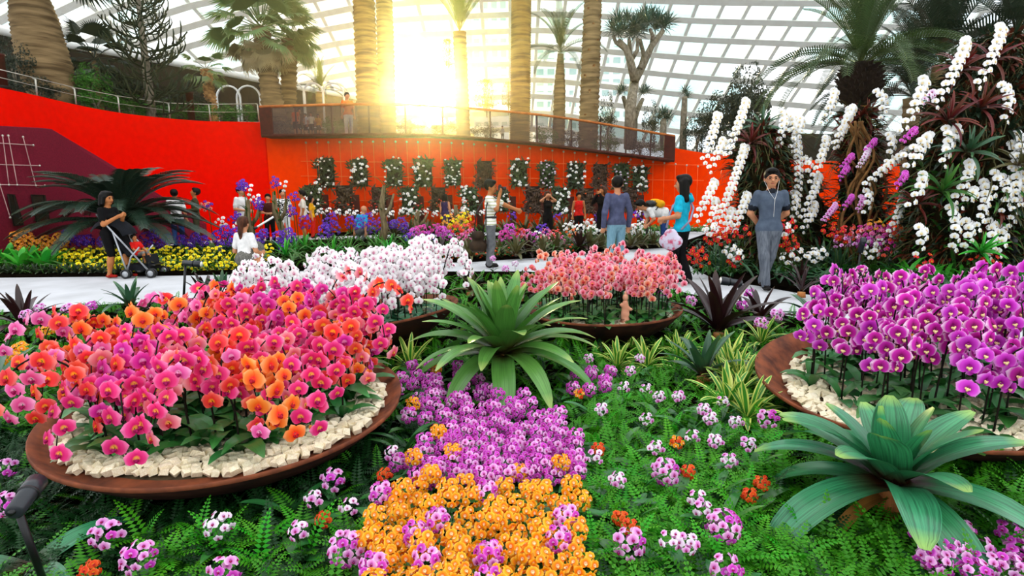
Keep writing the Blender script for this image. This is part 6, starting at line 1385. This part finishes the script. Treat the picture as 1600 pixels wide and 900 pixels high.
# mounted bromeliads
for lab, u, v, y, L, m in (('red bromeliad high on the right tower', 1500, 110, 8.6, .5, m_tr), ('red bromeliad under the top spray of the right tower', 1548, 95, 8.7, .5, m_tr), ('red bromeliad at mid height of the right tower', 1480, 190, 8.4, .5, m_tr), ('dark red bromeliad in the middle of the right tower', 1530, 170, 8.4, .45, m_tr), ('red bromeliad right of the date palm trunk', 1352, 185, 10.8, .45, m_tr), ('red bromeliad on the tower behind the man, left side', 1172, 225, 10.3, .45, m_tr), ('green bromeliad topping the tower behind the man', 1190, 200, 10.5, .45, m_br_g), ('dark green leaf cluster on the right tower', 1510, 240, 8.3, .5, m_br_g), ('green bromeliad low on the right tower', 1470, 300, 8.4, .5, m_tg), ('olive bromeliad on the right tower near the edge', 1590, 260, 8.3, .5, m_br_o), ('red bromeliad left foot of the right tower', 1430, 320, 8.8, .4, m_tr), ('yellow-green tuft between low white sprays', 1530, 395, 8.2, .4, m_pad)):
    t_ = rosette('mounted_bromeliad', lab, at(u, v, y), L, L * .12, 18, m, up0=0., up1=1.); t_.rotation_euler.x = .7

# white sprays
def spray(lab, a, c, y, fs, col='white', group=None, sag=.06, dens=1.0):
    A = at(*a, y); B = at(*c, y - .12); L = np.linalg.norm(B - A); ctrl = np.array([(0, .18, -.06), (0, 0, 0), *( (B - A) * f + np.array((0, -.10 * math.sin(PI * f), sag * math.sin(PI * f))) for f in (.33, .66)), tuple(B - A)]); P = spline(ctrl, 16)
    t_ = thing('orchid_spray', lab, 'orchid', A, group); b = MB(); b.tube(P, np.linspace(.007, .003, len(P)), 5); b.build('stem', m_gstem, t_); n = max(5, int(L / (fs * .4) * dens)); ts = np.linspace(0, 1, len(P)); dirv = (B - A) / L
    for i in range(n):
        f = .22 + .78 * i / (n - 1); q = np.array([np.interp(f, ts, P[:, j]) for j in range(3)]); sd = (-1) ** i; side = np.cross(dirv, (0, 1, 0)); side /= np.linalg.norm(side) + 1e-6
        d = Vector((sd * .55 + U(-.25, .25), -1, U(-.1, .35))); link('flower', FL[col], t_, M=xf(q + side * sd * fs * .36 + np.array((0, -.03, 0)), face_dir(d, spin=U(-.3, .3)), fs * (1.1 - .3 * max(0, f - .7) / .3) * U(.9, 1.1)))
SP = [((1166, 157), (1135, 243)), ((1122, 179), (1098, 254)), ((1131, 219), (1107, 268)), ((1164, 230), (1115, 364)), ((1117, 283), (1087, 344)), ((1118, 311), (1107, 358)), ((1144, 327), (1126, 373)), ((1168, 303), (1142, 364)), ((1223, 175), (1216, 230)), ((1238, 182), (1247, 311)), ((1252, 186), (1234, 236)), ((1256, 247), (1263, 274)), ((1304, 142), (1285, 193)), ((1333, 168), (1300, 230)), ((1291, 215), (1267, 285)), ((1280, 274), (1252, 340)), ((1274, 318), (1252, 362)), ((1241, 300), (1238, 345)),
      ((1510, 64), (1459, 167)), ((1564, 42), (1525, 137)), ((1564, 132), (1568, 192)), ((1444, 125), (1408, 206)), ((1368, 142), (1378, 183)), ((1495, 201), (1473, 240)), ((1452, 215), (1412, 246)), ((1388, 210), (1387, 252)), ((1588, 208), (1582, 262)), ((1327, 170), (1305, 228)), ((1420, 235), (1347, 293)), ((1444, 222), (1411, 269)), ((1478, 200), (1471, 260)), ((1442, 273), (1420, 322)), ((1411, 302), (1387, 367)), ((1515, 255), (1489, 315)), ((1435, 353), (1433, 397)), ((1484, 322), (1488, 391)), ((1538, 284), (1522, 366)), ((1509, 344), (1504, 393)), ((1564, 275), (1567, 329)), ((1582, 224), (1578, 353)), ((1594, 253), (1592, 320)), ((1544, 344), (1542, 404)), ((1558, 351), (1558, 400)), ((1353, 298), (1351, 332)), ((1552, 270), (1549, 305)), ((1520, 300), (1500, 322))]
where = {0: 'above and left of the walking man', 1: 'between the walking man and the date palm', 2: 'on the right tower, upper half', 3: 'on the right tower, lower half'}
for i, (a, c) in enumerate(SP):
    u = (a[0] + c[0]) / 2; y, fs, w = (10.1, .11, 0) if u < 1195 else (10.4, .11, 1) if u < 1345 else (9.6, .105, 1) if u < 1405 else (8.45, .118, 2 if a[1] < 240 else 3)
    spray('cascading white orchid spray %s' % where[w], a, c, y, fs, group='white orchid sprays on the towers')
for lab, a, c, col in (('purple orchid spray on the vines below the date palm', (1330, 245), (1314, 262), 'mini_violet'), ('purple orchid spray low on the palm tower', (1322, 262), (1310, 280), 'mini_violet'), ('magenta orchid spray left of the right tower', (1428, 205), (1408, 222), 'mini_violet'), ('purple and white orchid beside the date palm trunk', (1365, 222), (1352, 236), 'mini_violet'), ('dark purple orchid spray left foot of the right tower', (1412, 272), (1398, 292), 'mini_violet'), ('pale pink spray beside the right tower top', (1455, 150), (1440, 160), 'mini_pale'), ('pale lilac spray on the palm tower', (1355, 232), (1340, 262), 'mini_pale'), ('violet spray among the vines', (1330, 308), (1316, 325), 'mini_violet'), ('lilac spray among the vines, right one', (1345, 308), (1338, 330), 'mini_lilac'), ('pale spray low on the palm tower', (1305, 320), (1285, 345), 'mini_lilac')):
    spray(lab, a, c, 9.7 if a[0] < 1400 else 8.4, .075, col, dens=1.6)
# right bed planting
for lab, u, v, L, m, n in (('big dark green rosette left of the walking man', 1132, 424, .62, m_br_g, 26), ('big dark green rosette right of the walking man', 1283, 420, .68, m_br_g, 28), ('second green rosette in front of the vine tower', 1310, 424, .6, m_br_g, 22), ('low rosette at the path edge left of the man', 1112, 418, .45, m_br_g, 18), ('dark rosette behind the teal woman', 1095, 402, .5, m_br_d, 16), ('burgundy upright bromeliad beside the man', 1252, 440, .5, m_br_d, 10), ('green rosette in front of the right tower', 1455, 430, .5, m_tg, 18), ('green rosette at the far right below the tower', 1585, 440, .5, m_tg, 18), ('dark rosette left of the right tower', 1400, 415, .5, m_br_g, 18)): rosette('bromeliad', lab, gnd(u, v, .06), L, L * .13, n, m, up0=.15, up1=1.)
def rbed(lab, u, v, col, n, fs=.09, rad=.12, nm='bed_flower', yy=None, group=None):
    q = at(u, v, yy or 9.6); bloom(nm, lab, (q[0], q[1], .06), max(q[2], .25), [col], n, fs, rad, group, GL, 3, 'flower', .7, .8)
for u, v in ((1085, 402), (1092, 396), (1078, 396), (1098, 408), (1120, 368), (1128, 374), (1112, 372), (1136, 366), (1160, 362), (1222, 376), (1228, 366), (1236, 380), (1310, 366), (1322, 370), (1240, 390), (1148, 408), (1232, 352), (1296, 360)): rbed('scarlet flower cluster below the orchid towers', u, v, 'redflower', 8, group='scarlet flowers below the towers')
for u, v in ((1142, 394), (1150, 400), (1246, 398), (1232, 404), (1272, 402), (1280, 396), (1362, 386), (1368, 378), (1360, 396), (1575, 385), (1565, 380), (1110, 360), (1226, 360)): rbed('white orchid clump low below the towers', u, v, 'white', 9, .1, group='white orchid clumps below the towers')
for u, v, c in ((1328, 362, 'coral'), (1340, 366, 'pinkstripe'), (1352, 362, 'magenta'), (1362, 360, 'rose'), (1372, 366, 'rose'), (1382, 362, 'magenta'), (1390, 370, 'coral'), (1400, 362, 'redflower'), (1335, 376, 'mini_lilac'), (1350, 378, 'mini_violet'), (1380, 394, 'coral'), (1385, 384, 'magenta'), (1372, 376, 'mini_violet'), (1410, 368, 'redflower'), (1368, 352, 'mini_orange'), (1315, 378, 'mini_lilac')): rbed('mixed pink orchid clump in front of the vine tower', u, v, c, 10, .085, group='pink orchid clumps before the vine tower')
for u, v in ((1540, 408), (1550, 412), (1445, 408), (1530, 412)): rbed('red flower among green leaves before the right tower', u, v, 'redflower', 5, .08, yy=8.2, group='red flowers before the right tower')
spots = [gnd(U(1400, 1640), U(430, 452), .06) for _ in range(420)]
scatter('tower_foot_greenery', 'bright green leafy border in front of the right tower', 'plants', m_pad, spots, SV, .7, 1.3)

# ================================================================== warm haze added in the hall to spread the sun's glow
hz = MB(); hz.smooth = False; hz.box((0, 21, 9.2), (70, 36, 17.8)); m_hz = bpy.data.materials.new('added_glow_haze'); m_hz.use_nodes = True; t = m_hz.node_tree; t.nodes.clear()
vo = t.nodes.new('ShaderNodeVolumeScatter'); vo.inputs['Color'].default_value = (1, .86, .5, 1); vo.inputs['Density'].default_value = .0024; vo.inputs['Anisotropy'].default_value = .93
ou = t.nodes.new('ShaderNodeOutputMaterial'); t.links.new(vo.outputs[0], ou.inputs['Volume']); o = hz.build('haze', [m_hz]); tag(o, 'thin haze added to the glass hall for the sun glow', 'haze', kind='stuff')
